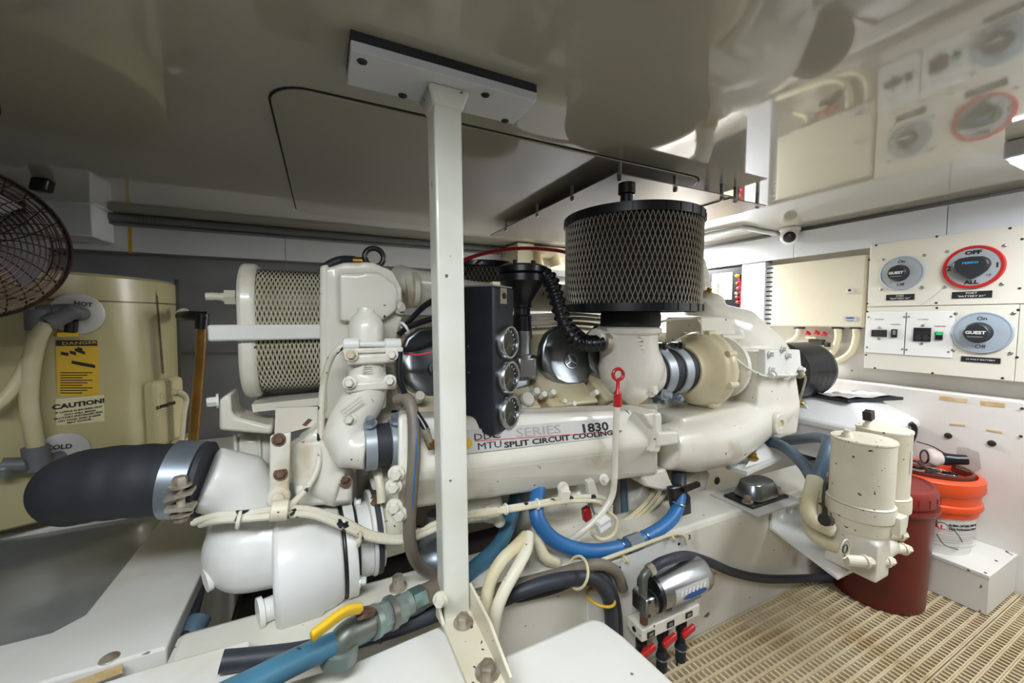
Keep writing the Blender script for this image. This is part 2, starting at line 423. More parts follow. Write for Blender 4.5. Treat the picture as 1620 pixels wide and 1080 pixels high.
# flange on its left end
lf = [l+(l-sum(left, Vector())/7)*.12 for l in left]
MB().prism([p+Vector((-.012,0,0)) for p in lf], (.024,0,0)).build('manifold_flange', 'cream', E, smooth=0, bevel=.008)
for px, py in ((627,748),(623,768),(624,800),(632,812)): bolt(PY(px, py, .70), (-.3,-1,0), 'cream', E, .010, .012)
# flange at its right end: ribs
poly(MB(), [(1036,655),(1046,652),(1048,660),(1048,700),(1044,716),(1030,716),(1036,700)], .695, .80).build('manifold_flange', 'cream', E, smooth=0, bevel=.005)
poly(MB(), [(1042,684),(1074,682),(1075,702),(1040,708)], .69, .79).build('manifold_rib', 'cream', E, smooth=0, bevel=.006)
poly(MB(), [(1018,655),(1040,652),(1040,690)], .70, .79).build('manifold_gusset', 'cream', E, smooth=0, bevel=.004)
# decal
dn = (right[2]-left[2]).cross(left[3]-left[2]).normalized(); dn = dn if dn.y < 0 else -dn
do = left[2]
def D(px, py, off=.0042): return PP(px, py, do+dn*off, dn)
dec = MB().prism([D(700,683), D(975,660), D(976,690), D(700,722)], dn*.0006).build('decal', 'label_grey', E, smooth=0)
xd = (D(960,690)-D(760,714)).normalized(); yd = dn.cross(xd) * (1 if dn.cross(xd).z > 0 else -1)
text('SERIES', D(853,682,.0054), xd, yd, .026, 'print_grey', dec, wide=1.55, bold=-.0)
text('1830', D(941,676.5,.0054), xd, yd, .027, 'print_black', dec, wide=1.5, bold=.0007)
text('DDC', D(771,690,.0054), xd, yd, .018, 'print_black', dec, wide=1.5)
text('MTU', D(775,704.5,.0054), xd, yd, .0185, 'print_black', dec, wide=1.4)
text('SPLIT CIRCUIT COOLING', D(890,693.5,.0054), xd, yd, .0155, 'print_black', dec, wide=1.62, bold=.0004)
a, b = D(752,697.5,.0050), D(974,682.5,.0050); MB().bar(a, b, .0016, .0008, dn).build('red_line', 'print_red', dec)
MB().lathe(D(738,701,.0046), dn, [(0,.012),(.0008,.012)], 20).build('decal_roundel', 'label_yellow', dec)
# ---- turbocharger
tc = Vector((1.06, .86, 0)); tc.z = PY(1103, 583, .86).z
MB().lathe(tc, (1,0,0), [(-.06,.074),(-.045,.078),(-.03,.092),(-.012,.110),(.0,.116),(.012,.118),(.016,.122),(.034,.122),(.04,.112),(.07,.10)], 44).build('compressor_housing', 'cream_tan', E, smooth=50)
for k in range(8):
    a = k*PI/4+.3; p = tc+Vector((.01, .118*math.cos(a), .118*math.sin(a)))
    MB().lathe(p, (1,0,0), [(-.006,.010),(.03,.010)], 12).build('clamp_lug', 'cream_tan', E, bevel=.002)
MB().lathe(tc+Vector((.07,0,0)), (1,0,0), [(0,.098),(.012,.072),(.04,.07),(.045,.10),(.06,.10),(.08,.07)], 32).build('turbine_housing', 'cream', E, smooth=50)
zc = tc.z
cp = Vector((.87, .86, zc))
MB().lathe(cp, (1,0,0), [(-.005,.068),(.135,.068)], 36).build('rubber_coupling', 'rubber', E)
for x0 in (.006, .072):
    cl = MB().lathe(cp+Vector((x0,0,0)), (1,0,0), [(0,.069),(.001,.0735),(.030,.0735),(.031,.069)], 40, cap=False).build('hose_clamp', 'clampband', E)
    for sgn, zz in ((1,.080),(-1,-.080)):
        m2 = MB(); q = cp+Vector((x0+.015, -.01, zz)); m2.cyl(q+Vector((0,-.022,0)), q+Vector((0,.022,0)), .0045, n=10)
        hexbolt(m2, q+Vector((0,-.022,0)), (0,-1,0), .009, .010); m2.box(q+Vector((-.010,-.008,-.010)), q+Vector((.010,.008,.008)))
        m2.build('clamp_bolt', 'dark_steel' if sgn > 0 else 'galv', cl)
# intake elbow under the air filter
fcx, fcy = .78, .85
mb = MB()
mb.tube([(fcx-.005,fcy,.815),(fcx-.005,fcy,.77),(fcx,fcy,.72),(fcx+.03,.86,zc+.0),(cp.x+.0,.86,zc)], [.080,.080,.084,.083,.067], 28)
mb.ball((fcx+.01,.855,zc+.02), .092, 20)
mb.tube([PY(985,600,.84),PY(1015,636,.80)], [.050,.03], 14)
mb.cyl(PY(1028,616,.79), PY(1028,616,.90), .022)
mb.box(PY(965,612,.86), PY(1000,640,.93))
mb.cyl(PY(940,536,.84), PY(985,536,.86), .03)
el = mb.build('intake_elbow', 'cream', E, voxel=.005, smo=8)
MB().lathe((fcx-.005,fcy,.80), ZV, [(0,.082),(.006,.088),(.018,.088),(.022,.082)], 36).build('elbow_rim', 'cream', E)
bolt(PY(1030,617,.785), (0,-1,0), 'cream', E, .013, .014)
bolt(PY(1049,624,.80), (.4,-1,0), 'galv', E, .011, .02)
t_o = PY(1018,572,.79)
for i in range(12):          # raised casting marks along the elbow
    a = i/11; q = PY(1013+24*a*a+6*a, 533+70*a, .772+.012*a)
    MB().obox(q, (.004,0,0), (0,.006,0), (.0012,0,.0015)).build('casting_mark', 'cream', el)
# ---- big air filter
FB, FT = .862, 1.118
af = MB().lathe((fcx,fcy,FB), ZV, [(0,.10),(0,.172),(FT-FB,.172),(FT-FB,.02)], 56).build('air_filter', 'pleat', E)
FR = .1815
def band(z0, z1, nm):
    o = MB().lathe((fcx,fcy,z0), ZV, [(0,.160),(0,FR+.004),(z1-z0,FR+.004),(z1-z0,.02)], 72).build(nm, 'black_plastic', af)
    for k in range(30):
        a = 2*PI*k/30; p = Vector((fcx+(FR+.0045)*math.cos(a), fcy+(FR+.0045)*math.sin(a), (z0+z1)/2))
        t = Vector((-math.sin(a), math.cos(a), 0)); n_ = Vector((math.cos(a), math.sin(a), 0))
        MB().obox(p, t*.0016, n_*.0012, ZV*((z1-z0)/2-.001)).build('tab', 'black', o, smooth=0)
    return o
band(FT-.022, FT, 'top_band'); band(FB, FB+.020, 'bottom_band')
mb = MB(); NS = 92; z0, z1 = FB+.018, FT-.020; tw = 2*PI*6.0/NS; SEG = 14
for sgn in (1, -1):
    for k in range(NS):
        rings = []
        for i in range(SEG+1):
            t = i/SEG; a = 2*PI*k/NS + sgn*t*tw; z = z0+(z1-z0)*t
            e = Vector((math.cos(a), math.sin(a), 0)); tt = Vector((-math.sin(a), math.cos(a), 0))
            c = Vector((fcx,fcy,z))+e*(FR-.0015+.001*sgn)
            rings.append([c+tt*.00095, c+e*.0014, c-tt*.00095])
        mb.loft(rings, cap=False)
mb.build('wire_mesh', 'wire_mesh', af, smooth=0, kind='stuff')
mb = MB()
for k in range(110):                     # pleats behind the wire
    a = 2*PI*k/110; e = Vector((math.cos(a), math.sin(a), 0)); t = Vector((-math.sin(a), math.cos(a), 0))
    mb.add([Vector((fcx,fcy,z))+e*r+t*q for z in (z0,z1) for r, q in ((.168,-.004),(.177,0),(.168,.004))], [(0,1,4,3),(1,2,5,4)])
mb.build('pleats', 'pleat', af, smooth=0, kind='stuff')
MB().lathe((fcx,fcy,.822), ZV, [(0,.079),(.004,.082),(.030,.082),(.040,.079)], 44).build('rubber_neck', 'rubber', af)
sp_ = PY(991, 330, .76)
MB().lathe((sp_.x, sp_.y, FT), ZV, [(0,.015),(.028,.015),(.030,.0205),(.055,.0205),(.055,.014)], 24).build('top_stub', 'black_plastic', af)
# ---- exhaust casting on the right
mb = MB()
def tb(pts, rs, n=20): mb.tube([PY(*p) for p in pts], rs, n)
tb([(1046,708,.79),(1090,703,.80),(1140,690,.81),(1195,660,.82),(1236,640,.82)], [.060,.080,.090,.074,.055])
tb([(1085,560,1.03),(1118,505,1.0),(1160,525,.96),(1205,560,.92),(1232,600,.88)], [.10,.085,.098,.090,.085])
tb([(1100,640,.95),(1150,610,.96),(1200,610,.93)], [.09,.13,.11])
poly(mb, [(1108,500),(1150,500),(1195,530),(1225,570),(1245,640),(1240,685),(1150,725),(1062,738),(1060,660),(1110,640)], .90, 1.05)
poly(mb, [(1078,662),(1130,652),(1200,636),(1225,650),(1222,680),(1150,722),(1078,736)], .785, .92)
tb([(1130,470,1.0),(1108,520,1.0)], [.04,.07])
poly(mb, [(1200,556),(1258,556),(1262,600),(1268,640),(1262,686),(1236,694),(1214,690),(1198,660)], .766, .93)
poly(mb, [(1195,590),(1214,590),(1216,645),(1195,646)], .792, .86)
mb.cyl(PY(1157,541,.86), PY(1157,575,.86), .018)
mb.cyl(PY(1140,533,.88), PY(1175,533,.88), .012)
exh = mb.build('exhaust_casting', 'cream', E, voxel=.006, smo=9)
w_ = PY(1232, 670, .742)
MB().cyl(w_, w_+YV*.06, .036, n=32).build('boss', 'cream', E)
MB().lathe(w_, (0,-1,0), [(0,.034),(.006,.034),(.008,.032),(.008,.014),(.001,.013)], 32, cap=False).build('boss_ring', 'cream', E)
MB().lathe(w_+Vector((0,-.002,0)), (0,-1,0), [(0,.014),(.001,.014)], 20).build('boss_plug', 'cream_tan', E)
MB().lathe(PY(1262,650,.84), (1,0,0), [(0,.036),(.012,.036),(.013,.030),(.018,.030),(.019,.036),(.03,.036),(.034,.030)], 28).build('pulley', 'cream', E)
pl = poly(MB(), [(1211,553),(1266,553),(1270,598),(1210,598)], .745, .768).build('cover_plate', 'white_paint', E, bevel=.004)
for px, py in ((1218,560),(1246,562),(1220,584),(1266,584),(1238,552)): bolt(PY(px, py, .744), (0,-1,0), 'white_paint', pl, .008, .012)
MB().cyl(PY(1244,595,.765), PY(1244,595,.741), .012).build('half_boss', 'cream', pl)
hose('oil_line', [(1141,543,.80),(1152,556,.77),(1180,580,.75),(1208,594,.745),(1222,593,.738)], .0036, 'cream', E, 8)
hose('oil_line', [(1020,516,.95),(1060,506,.92),(1100,505,.88),(1108,513,.84),(1110,530,.82)], .0045, 'cream', E, 8)
hose('oil_line', [(1222,593,.738),(1250,593,.738),(1268,590,.75)], .005, 'white_paint', E, 8)
hose('linkage_rod', [(1268,590,.775),(1274,600,.775),(1266,630,.785),(1262,642,.79)], .004, 'chip_metal', E, 8)
bolt(PY(1222,593,.738), (-1,-.3,0), 'white_paint', E, .010, .014); bolt(PY(1264,592,.738), (1,-.3,0), 'chip_metal', E, .010, .014); bolt(PY(1263,637,.79), (.6,-1,0), 'brass', E, .007, .012)
# elbow pipe rising behind the filter
mb = MB(); mb.tube([PY(*p) for p in ((1092,405,1.05),(1104,418,1.05),(1109,440,1.05),(1109,470,1.05),(1112,500,1.05))], [.03,.03,.03,.034,.05], 18)
mb.build('crossover_pipe', 'cream', E, voxel=.005, smo=4)
MB().lathe(PY(1109,452,1.05), ZV, [(-.03,.036),(-.018,.036),(-.018,.031),(0,.031),(.0,.036),(.014,.036)], 28).build('pipe_union', 'cream', E)
bolt(PY(1121,462,1.0), (0,-.4,1), 'brass', E, .010, .014)
# black wrapped exhaust hose leaving to the right
q0, q1 = PY(1240,580,.93), PY(1300,585,.93)
mb = MB(); ex_c = PY(1236,586,.87); prof = []
for i in range(40):
    t = i/39; prof.append((t*.19, .103+.0010*math.sin(i*2.6)-.09*max(0, t-.72)**1.5*2))
mb.lathe(ex_c, (1, -.10, .0), prof, 40)
mb.build('exhaust_hose', 'black_plastic', E, smooth=70)
# ---- oil filler: funnel, corrugated breather hose
fx = PY(826, 450, .93); 
fz = lambda y: PY(826, y, .93).z
fil = MB().lathe((fx.x, fx.y, fz(530)), ZV, [(0,.026),(fz(500)-fz(530),.026),(fz(498)-fz(530),.022),(fz(488)-fz(530),.022),(fz(486)-fz(530),.026),(fz(478)-fz(530),.026),(fz(448)-fz(530),.060),(fz(446)-fz(530),.066),(fz(436)-fz(530),.066),(fz(434)-fz(530),.062),(fz(432)-fz(530),.068),(fz(424)-fz(530),.068),(fz(420)-fz(530),.055),(fz(418)-fz(530),.02)], 40).build('oil_filler', 'black_plastic', E)
for k in range(5):
    a = k*2*PI/5; MB().lathe((fx.x+.04*math.cos(a), fx.y+.04*math.sin(a), fz(420)-.002), ZV, [(0,.006),(.010,.006),(.012,.003)], 10).build('cap_screw', 'black', fil)
MB().lathe((fx.x, fx.y, fz(532)-.06), ZV, [(0,.030),(.012,.030),(.014,.024),(.05,.024),(.06,.027),(.075,.027)], 28).build('filler_neck', 'steel', E)
MB().box((fx.x-.03, fx.y-.03, fz(600)-.0), (fx.x+.035, fx.y+.03, fz(560))).build('filler_base', 'alu', E, bevel=.012)
path = smooth_path([PY(*p) for p in ((850,434,.91),(868,440,.88),(880,470,.86),(893,510,.85),(912,537,.84),(935,543,.83),(957,541,.83))], 14)
mb = MB(); L_ = 0; rs = []
for i, p in enumerate(path): rs.append(.0195+.0028*(1 if (i//2) % 2 else -1))
mb.tube(path, rs, 16).build('breather_hose', 'black_plastic', E, smooth=60)
MB().lathe(PY(957,541,.83), (1,.1,0), [(-.012,.021),(-.012,.026),(.006,.026),(.006,.02)], 24).build('hose_clamp', 'chip_metal', E)
MB().lathe(PY(847,434,.91), (-1,.1,.1), [(-.006,.02),(-.006,.029),(.008,.029),(.012,.02)], 24).build('hose_clamp', 'dark_steel', E)
# pipes running along the vee
for py, y in ((497,1.02),(503,1.0),(511,.99),(519,1.03)):
    hose('fuel_pipe', [(700,py+6,y),(800,py+4,y),(900,py,y),(960,py+4,y)], .005, 'cream', E, 8)
hose('intake_runner', [(640,462,1.08),(690,460,1.08),(760,470,1.08),(860,470,1.08),(1000,480,1.1)], .045, 'cream', E, 18)
hose('charge_air_pipe', [(630,440,1.12),(655,448,1.08),(690,452,1.06)], .038, 'cream', E, 18)
MB().lathe(PY(652,458,1.05), (1,0,0), [(0,.046),(.012,.046)], 24).build('pipe_flange', 'cream', E)
# second air filter on the far bank
mb = MB(); c2 = PY(760, 447, 1.30); ztop = PY(760, 420, 1.30).z
f2o = MB().lathe((c2.x, c2.y, c2.z-.05), ZV, [(0,.13),(ztop-c2.z+.05,.13),(ztop-c2.z+.05,.02)], 40).build('far_air_filter', 'pleat', E)
mb = MB()
for sgn in (1, -1):
    for k in range(60):
        rings = []
        for i in range(7):
            t = i/6; a = 2*PI*k/60+sgn*t*.35; e = Vector((math.cos(a), math.sin(a), 0)); tt = Vector((-math.sin(a), math.cos(a), 0))
            c = Vector((c2.x, c2.y, c2.z-.05+t*.09))+e*.132
            rings.append([c+tt*.0008, c+e*.0015, c-tt*.0008])
        mb.loft(rings, cap=False)
mb.build('wire_mesh', 'wire_mesh', f2o, smooth=0, kind='stuff')
MB().lathe((c2.x, c2.y, ztop-.015), ZV, [(0,.136),(.017,.136),(.017,.02)], 40).build('top_band', 'black_plastic', f2o)
# ---- front end (left): gear housing, belt guard
mb = MB()
poly(mb, [(514,424),(545,414),(590,414),(622,428),(636,455),(638,500),(620,560),(590,600),(560,660),(514,664)], .90, 1.16)
poly(mb, [(536,432),(600,430),(626,450),(630,490),(600,512),(538,508)], .875, .93)
mb.build('front_housing', 'cream', E, voxel=.005, smo=8)
poly(MB(), [(506,420),(520,417),(520,664),(506,664)], .90, 1.12).build('guard_backplate', 'cream', E, bevel=.006)
bolt(PY(632,487,.89), (.5,-1,0), 'cream', E, .010, .010)
gy, gz = 1.075, PY(390, 525, .93).z
gh, gw = (PY(385,409,.925).z-PY(385,640,.925).z), .30
gx0, gx1 = PY(374, 525, .925).x, PY(404, 525, .925).x
prof = rrect(gw, gh, .085, 8)
MB().prism([(gx0, gy+a, gz+b) for a, b in prof], (gx1-gx0, 0, 0)).build('guard_end_plate', 'cream', E, bevel=.008, smooth=40)
# expanded-metal guard wrapped round the pulleys
gxe = PY(508, 525, .925).x
pr = rrect(gw-.016, gh-.03, .08, 10)
cum = [0]
for i in range(len(pr)): a, b = pr[i], pr[(i+1) % len(pr)]; cum.append(cum[-1]+math.hypot(a[0]-b[0], a[1]-b[1]))
def gp(s):
    s %= cum[-1]
    for i in range(len(pr)):
        if s <= cum[i+1]:
            t = (s-cum[i])/(cum[i+1]-cum[i]+1e-9); a, b = pr[i], pr[(i+1) % len(pr)]; return (a[0]+(b[0]-a[0])*t, a[1]+(b[1]-a[1])*t)
    return pr[0]
mb = MB(); NR = 84; NCOL = 30; st = cum[-1]/NR; dx = (gxe-gx1)/NCOL
for c in range(NCOL):
    rings = []
    for i in range(NR*2+1):
        s = i*st/2; a, b = gp(s); a2, b2 = gp(s+.001)
        tdir = Vector((0, a2-a, b2-b)).normalized(); nd = Vector((0, tdir.z, -tdir.y))
        ph = [0, 1, 0, -1][(i + (0 if c % 2 == 0 else 2)) % 4]
        x = gx1+(c+.5)*dx+ph*dx*.36
        p = Vector((x, gy+a, gz+b))+nd*(.0012*ph)
        rings.append([p+XV*.0016, p+nd*.0034, p-XV*.0016, p-nd*.0034])
    mb.loft(rings, cap=False)
mb.build('mesh_guard', 'mesh_paint', E, smooth=0, kind='stuff')
MB().prism([(gx1, gy+a*.9, gz+b*.93) for a, b in prof], (gxe-gx1, 0, 0)).build('pulley_drum', 'dark_steel', E, smooth=40)
yb = gy-gw/2-.004
MB().box((PY(330,520,yb).x, yb-.012, PY(450,537,yb).z), (PY(508,520,yb).x, yb+.02, PY(450,513,yb).z)).build('guard_bar', 'white_paint', E, bevel=.004)
hose('guard_stud', [(352,470,1.02),(372,471,1.02)], .010, 'cream', E)
hose('guard_stud', [(326,469,1.02),(340,469,1.02),(356,470,1.02)], .0085, 'cream_chip', E)
MB().lathe(PY(356,470,1.02), XV, [(0,.017),(.02,.017)], 6).build('stud_nut', 'cream_chip', E, smooth=20)
poly(MB(), [(398,640),(512,628),(512,640),(400,652)], .95, 1.15).build('guard_floor', 'cream', E)
# lifting eye, black hose on top
le = PY(592, 407, .98)
MB().torus(le, (0,1,0), .021, .0062, 32, 12).build('lifting_eye', 'black_plastic', E)
MB().lathe(PY(592,424,.98), ZV, [(-.012,.018),(.004,.018),(.006,.012)], 20).build('eye_collar', 'cream', E)
hose('vent_hose', [(510,432,1.02),(520,420,1.02),(540,412,1.02),(562,412,1.0)], .011, 'rubber_hose', E)
hose('vent_fitting', [(560,412,1.0),(582,413,.99)], .009, 'brass', E)
# thermostat housing
yt = .835; zz = lambda py: PY(580, py, yt).z; tx = PY(580, 540, yt).x
MB().lathe((tx, yt, zz(542)), ZV, [(0,.034),(zz(515)-zz(542),.034),(zz(500)-zz(542),.027),(zz(494)-zz(542),.017),(zz(487)-zz(542),.016),(zz(486)-zz(542),.012)], 32).build('thermostat_dome', 'cream', E, smooth=60)
mb = MB()
mb.box((PY(546,560,yt).x, yt-.042, zz(570)), (PY(626,560,yt).x, yt+.05, zz(556)))
mb.cyl((tx, yt, zz(556)), (tx, yt, zz(612)), .036)
mb.box((PY(545,604,yt).x, yt-.040, zz(613)), (PY(622,604,yt).x, yt+.05, zz(597)))
mb.tube([PY(584,600,.83),PY(574,632,.83),PY(555,664,.825),PY(546,688,.82),PY(556,708,.81),PY(584,710,.80)], [.040,.042,.042,.042,.041,.040], 24)
poly(mb, [(560,640),(612,612),(612,645),(590,655),(565,690)], .835, .9)
mb.build('thermostat_housing', 'cream', E, voxel=.004, smo=5)
MB().box((PY(545,604,yt).x, yt-.046, zz(613)), (PY(622,604,yt).x, yt+.02, zz(598))).build('lower_flange', 'cream', E, bevel=.005)
MB().box((PY(546,560,yt).x, yt-.046, zz(572)), (PY(626,560,yt).x, yt+.02, zz(557))).build('upper_flange', 'cream', E, bevel=.005)
MB().box((PY(540,545,yt).x, yt-.045, zz(556)), (PY(632,545,yt).x, yt+.05, zz(548))).build('housing_gasket', 'cream', E, bevel=.003)
for a, b in ((542,568),(608,634)):
    MB().cyl(PY(a,544,.80), PY(b,544,.80), .0115, n=18).build('pipe_nut', 'white_paint', E, bevel=.002)
MB().cyl(PY(560,544,.80), PY(612,544,.80), .006).build('bypass_pipe', 'white_paint', E)
for px, py in ((556,561),(620,561),(553,605),(617,602),(553,662)): bolt(PY(px, py, .787), (-.2,-1,.1), 'cream', E, .0085, .012)
for i, s in enumerate(('qm', 'uui')):
    text(s, PY(586-8*i, 583, .797), (0,0,-1), (1,0,0), .016, 'cream', E, 'casting_mark', thick=.0015)
for i in range(4): 
    a, b = PY(535+i*3, 645+i*4, .776), PY(566+i*3, 622+i*4, .776)
    MB().bar(a, b, .0014, .002).build('casting_mark', 'cream', E)
# hose joint between thermostat and manifold
hj = PY(576, 706, .80); hx = PY(636, 706, .80).x-hj.x
MB().lathe(hj, XV, [(0,.041),(hx,.041)], 32).build('rubber_joint', 'rubber', E)
for t0, t1 in ((.0,.30),(.66,.97)):
    cl = MB().lathe(hj+XV*hx*t0, XV, [(0,.042),(.001,.0465),(hx*(t1-t0)-.001,.0465),(hx*(t1-t0),.042)], 36, cap=False).build('hose_clamp', 'clampband', E)
    bolt(hj+XV*hx*(t0+t1)/2+Vector((0,-.02,.047)), (-.2,-.5,1), 'galv', cl, .009, .014)
hose('sensor_stub', [(588,700,.95),(610,662,.93),(640,655,.93)], .016, 'rubber', E)
# grey hose with blue stripe
hp = [(629,632,.77),(645,632,.74),(654,660,.72),(655,720,.70),(650,790,.70),(648,850,.71),(660,890,.74),(690,912,.80)]
sh = hose('coolant_hose', hp, .0115, 'brown_hose', E, 16)
hose('blue_stripe', [(a+3, b, y-.0100) for a, b, y in hp[2:6]], .0022, 'blue_hose', sh, 6)
# ---- raw water pump / big white housing low on the front
vc0 = PY(470, 890, .84); ax = Vector((1, .05, .02)).normalized()
def vx(px): return PY(px, 880, .80).x - vc0.x
pump = MB().lathe(vc0, ax, [(vx(432),.06),(vx(432),.098),(vx(438),.105),(vx(500),.105),(vx(508),.098),(vx(520),.096),(vx(540),.088),(vx(541),.06)], 44).build('water_pump_housing', 'white_paint', E, smooth=40, bevel=.004)
mb = MB()
mb.ball(PY(400,860,.87), .083, 24, (.95,1,.98)); mb.lathe(PY(400,862,.87), XV, [(0,.080),(.06,.084)], 30)
mb.tube([PY(400,850,.87), PY(395,800,.88), PY(372,765,.88), PY(325,757,.87)], [.075,.066,.061,.058], 26)
el2 = mb.build('exhaust_elbow', 'white_paint', E, voxel=.005, smo=8)
mb = MB(); mb.lathe(PY(352,905,.84), (-1,-.5,-.1), [(-.02,.017),(.016,.017),(.018,.020),(.026,.020)], 18); mb.build('drain_plug', 'white_paint', E)
MB().lathe(PY(428,962,.80), (-1,-.3,0), [(-.01,.02),(.01,.02),(.012,.026),(.02,.026)], 18).build('drain_plug', 'white_paint', E)
ring0 = vc0
for px0, px1, r, m in ((541,545,.086,'dark_steel'),(546,562,.092,'white_paint'),(562,566,.080,'dark_steel'),(567,588,.072,'white_paint'),(588,594,.084,'white_paint'),(594,602,.086,'rubber'),(602,606,.080,'white_paint'),(606,640,.066,'cream_chip')):
    x0, x1 = vx(px0), vx(px1)
    MB().lathe(vc0+Vector((0,0,(px0-540)*.0005)), ax, [(x0,.03),(x0,r),(x1,r),(x1,.03)], 40).build('pump_flange', m, E, bevel=.001)
for k in range(6):
    a = k*PI/3+.4; bolt(vc0+Vector((vx(566), .083*math.cos(a), .083*math.sin(a)+.01)), (1,-.2,0), 'white_paint', E, .007, .010)
# clamp and black exhaust hose to the left
he0 = PY(322, 757, .87); hpath = smooth_path([he0, PY(270,757,.875), PY(210,760,.885), PY(150,766,.905), PY(112,776,.96)], 12)
n_ = len(hpath); rs = [.0608 + .0007*math.sin(i*.7) for i in range(n_)]
rs[-1] = .045; rs[-2] = .054; rs[-3] = .058
exo = thing('exhaust_hose', 'thick black rubber exhaust hose with steel clamp left of the engine', 'hose', he0)
MB().tube(hpath, rs, 40).build('rubber_sleeve', 'rubber', exo, smooth=60)
cdir = (PY(270,757,.875)-he0).normalized()
MB().lathe(he0, cdir, [(-.004,.05),(-.004,.0655),(.004,.0655),(.006,.062)], 40).build('sleeve_end', 'rubber', exo)
cl = MB().lathe(he0+cdir*.006, cdir, [(0,.0625),(.001,.0665),(.040,.0665),(.041,.0625)], 44, cap=False).build('clamp_band', 'galv', exo)
cb = PY(286, 790, .80); mb = MB()
mb.cyl(cb+ZV*.028, cb-ZV*.030, .006, n=12); hexbolt(mb, cb+ZV*.022, ZV, .011, .014); hexbolt(mb, cb-ZV*.022, -ZV, .011, .012)
mb.obox(cb+ZV*.010, (.018,0,.003), (0,.014,0), (0,0,.003)); mb.obox(cb-ZV*.012, (.018,0,-.002), (0,.014,0), (0,0,.003))
mb.build('clamp_bolt', 'chip_metal', cl)
# brackets around the front
poly(MB(), [(346,632),(364,622),(366,650),(372,660),(420,672),(432,672),(430,688),(346,681)], .93, 1.02).build('guard_bracket', 'cream', E, bevel=.006)
bolt(PY(346,634,.94), (-1,-.2,0), 'white_paint', E, .010, .016)
poly(MB(), [(436,645),(508,643),(502,672),(434,690)], .90, .905).build('shroud', 'cream', E)
poly(MB(), [(478,672),(488,662),(494,664),(484,674)], .8985, .8995).build('rust_patch', 'rust', E)
poly(MB(), [(362,690),(436,686),(436,745),(372,735)], 1.00, 1.06).build('filter_housing', 'cream', E, bevel=.02)
for px in (372, 410): hose('filter_rib', [(px,688,.997),(px+2,738,.997)], .004, 'cream', E, 6)
strap = poly(MB(), [(427,690),(460,684),(456,800),(424,806),(426,764)], .80, .812).build('strap', 'cream', E, bevel=.003)
bolt(PY(441,695,.80), (0,-1,.2), 'rust', strap, .008, .006); bolt(PY(444,749,.80), (0,-1,.2), 'rust', strap, .008, .006)
MB().lathe(PY(441,786,.80), (0,-1,.2), [(0,.019),(.006,.017),(.010,.010),(.014,.009)], 20).build('strap_boss', 'cream', strap)
# cream pulley cover / arm under the thermostat elbow
mb = MB(); poly(mb, [(470,705),(512,668),(545,740),(560,760),(558,800),(470,800),(465,760)], .84, .95); mb.tube([PY(500,690,.87), PY(510,760,.86), PY(545,770,.84)], [.05,.055,.04], 16)
mb.build('front_support', 'cream', E, voxel=.005, smo=6)
poly(MB(), [(466,770),(558,757),(558,796),(470,806)], .815, .87).build('support_foot', 'cream', E, bevel=.010)
bolt(PY(546,763,.815), (0,-.6,1), 'rust', E, .008, .010)
poly(MB(), [(585,760),(620,745),(640,820),(640,850),(600,815)], .84, 1.0).build('block_corner', 'cream', E, bevel=.01)
for px, py in ((598,790),(608,812)): bolt(PY(px, py, .82), (-.5,-1,0), 'rust' if py < 800 else 'cream', E, .010, .016)
hose('sensor_cable', [(596,742,.82),(602,770,.80),(604,795,.79)], .009, 'cream_chip', E)
# wiring harness (painted, flecked)
Yh = .77
hose('wiring_harness', [(556,542,.80),(535,552,.80),(520,575,.82),(510,620,.84),(507,690,.83),(502,740,.81),(485,772,.79),(462,797,.775),(440,808,.77)], .0062, 'harness', E, 10)
hose('wiring_harness', [(306,826,.80),(345,815,.78),(390,812,.77),(440,805,.77),(490,806,.765),(540,822,.76),(590,845,.75),(640,848,.745),(690,828,.74),(735,812,.735)], .0062, 'harness', E, 10)
hose('wiring_harness', [(318,829,.80),(345,823,.775),(390,820,.765),(440,816,.765),(490,814,.76),(540,832,.755),(590,852,.745),(640,855,.742),(690,836,.735),(735,820,.73)], .006, 'harness', E, 10)
for px, py in ((440,810),(378,822),(568,852),(640,852)): MB().torus(PY(px, py, .765 if px < 500 else .745), (1,0,-.2), .012, .003, 16, 6).build('cable_tie', 'cream', E)
MB().cyl(PY(428,808,.76), PY(456,806,.76), .017, n=20).build('harness_clamp', 'cream_chip', E, bevel=.002)
hose('wiring_harness', [(735,812,.735),(800,803,.72),(850,795,.715),(900,787,.71),(950,786,.705),(968,800,.70)], .0048, 'harness', E, 10)
hose('wiring_harness', [(735,818,.73),(800,808,.715),(850,800,.71),(900,793,.705),(945,793,.70),(958,806,.70),(975,822,.70),(970,845,.695),(950,853,.695),(935,842,.695)], .0045, 'cream_hose', E, 10)
for px, py in ((800,805),(850,797),(895,790)): MB().torus(PY(px, py, .712), (1,0,-.1), .0095, .0025, 14, 6).build('cable_tie', 'cream', E)
cn = PY(953, 828, .685); MB().obox(cn, (.016,0,.006), (0,.010,0), (-.004,0,.011)).build('connector', 'white', E, bevel=.002)
MB().obox(cn+Vector((-.004,-.006,.012)), (.014,0,.004), (0,.010,0), (0,0,.002)).build('connector_clip', 'white', E)
MB().obox(PY(928,812,.735), (.010,0,.003), (0,.008,0), (-.003,0,.016)).build('terminal_boot', 'red_cable', E, bevel=.004)
hose('wire', [(930,800,.73),(934,790,.72),(938,806,.71),(944,820,.70)], .002, 'steel', E, 8)
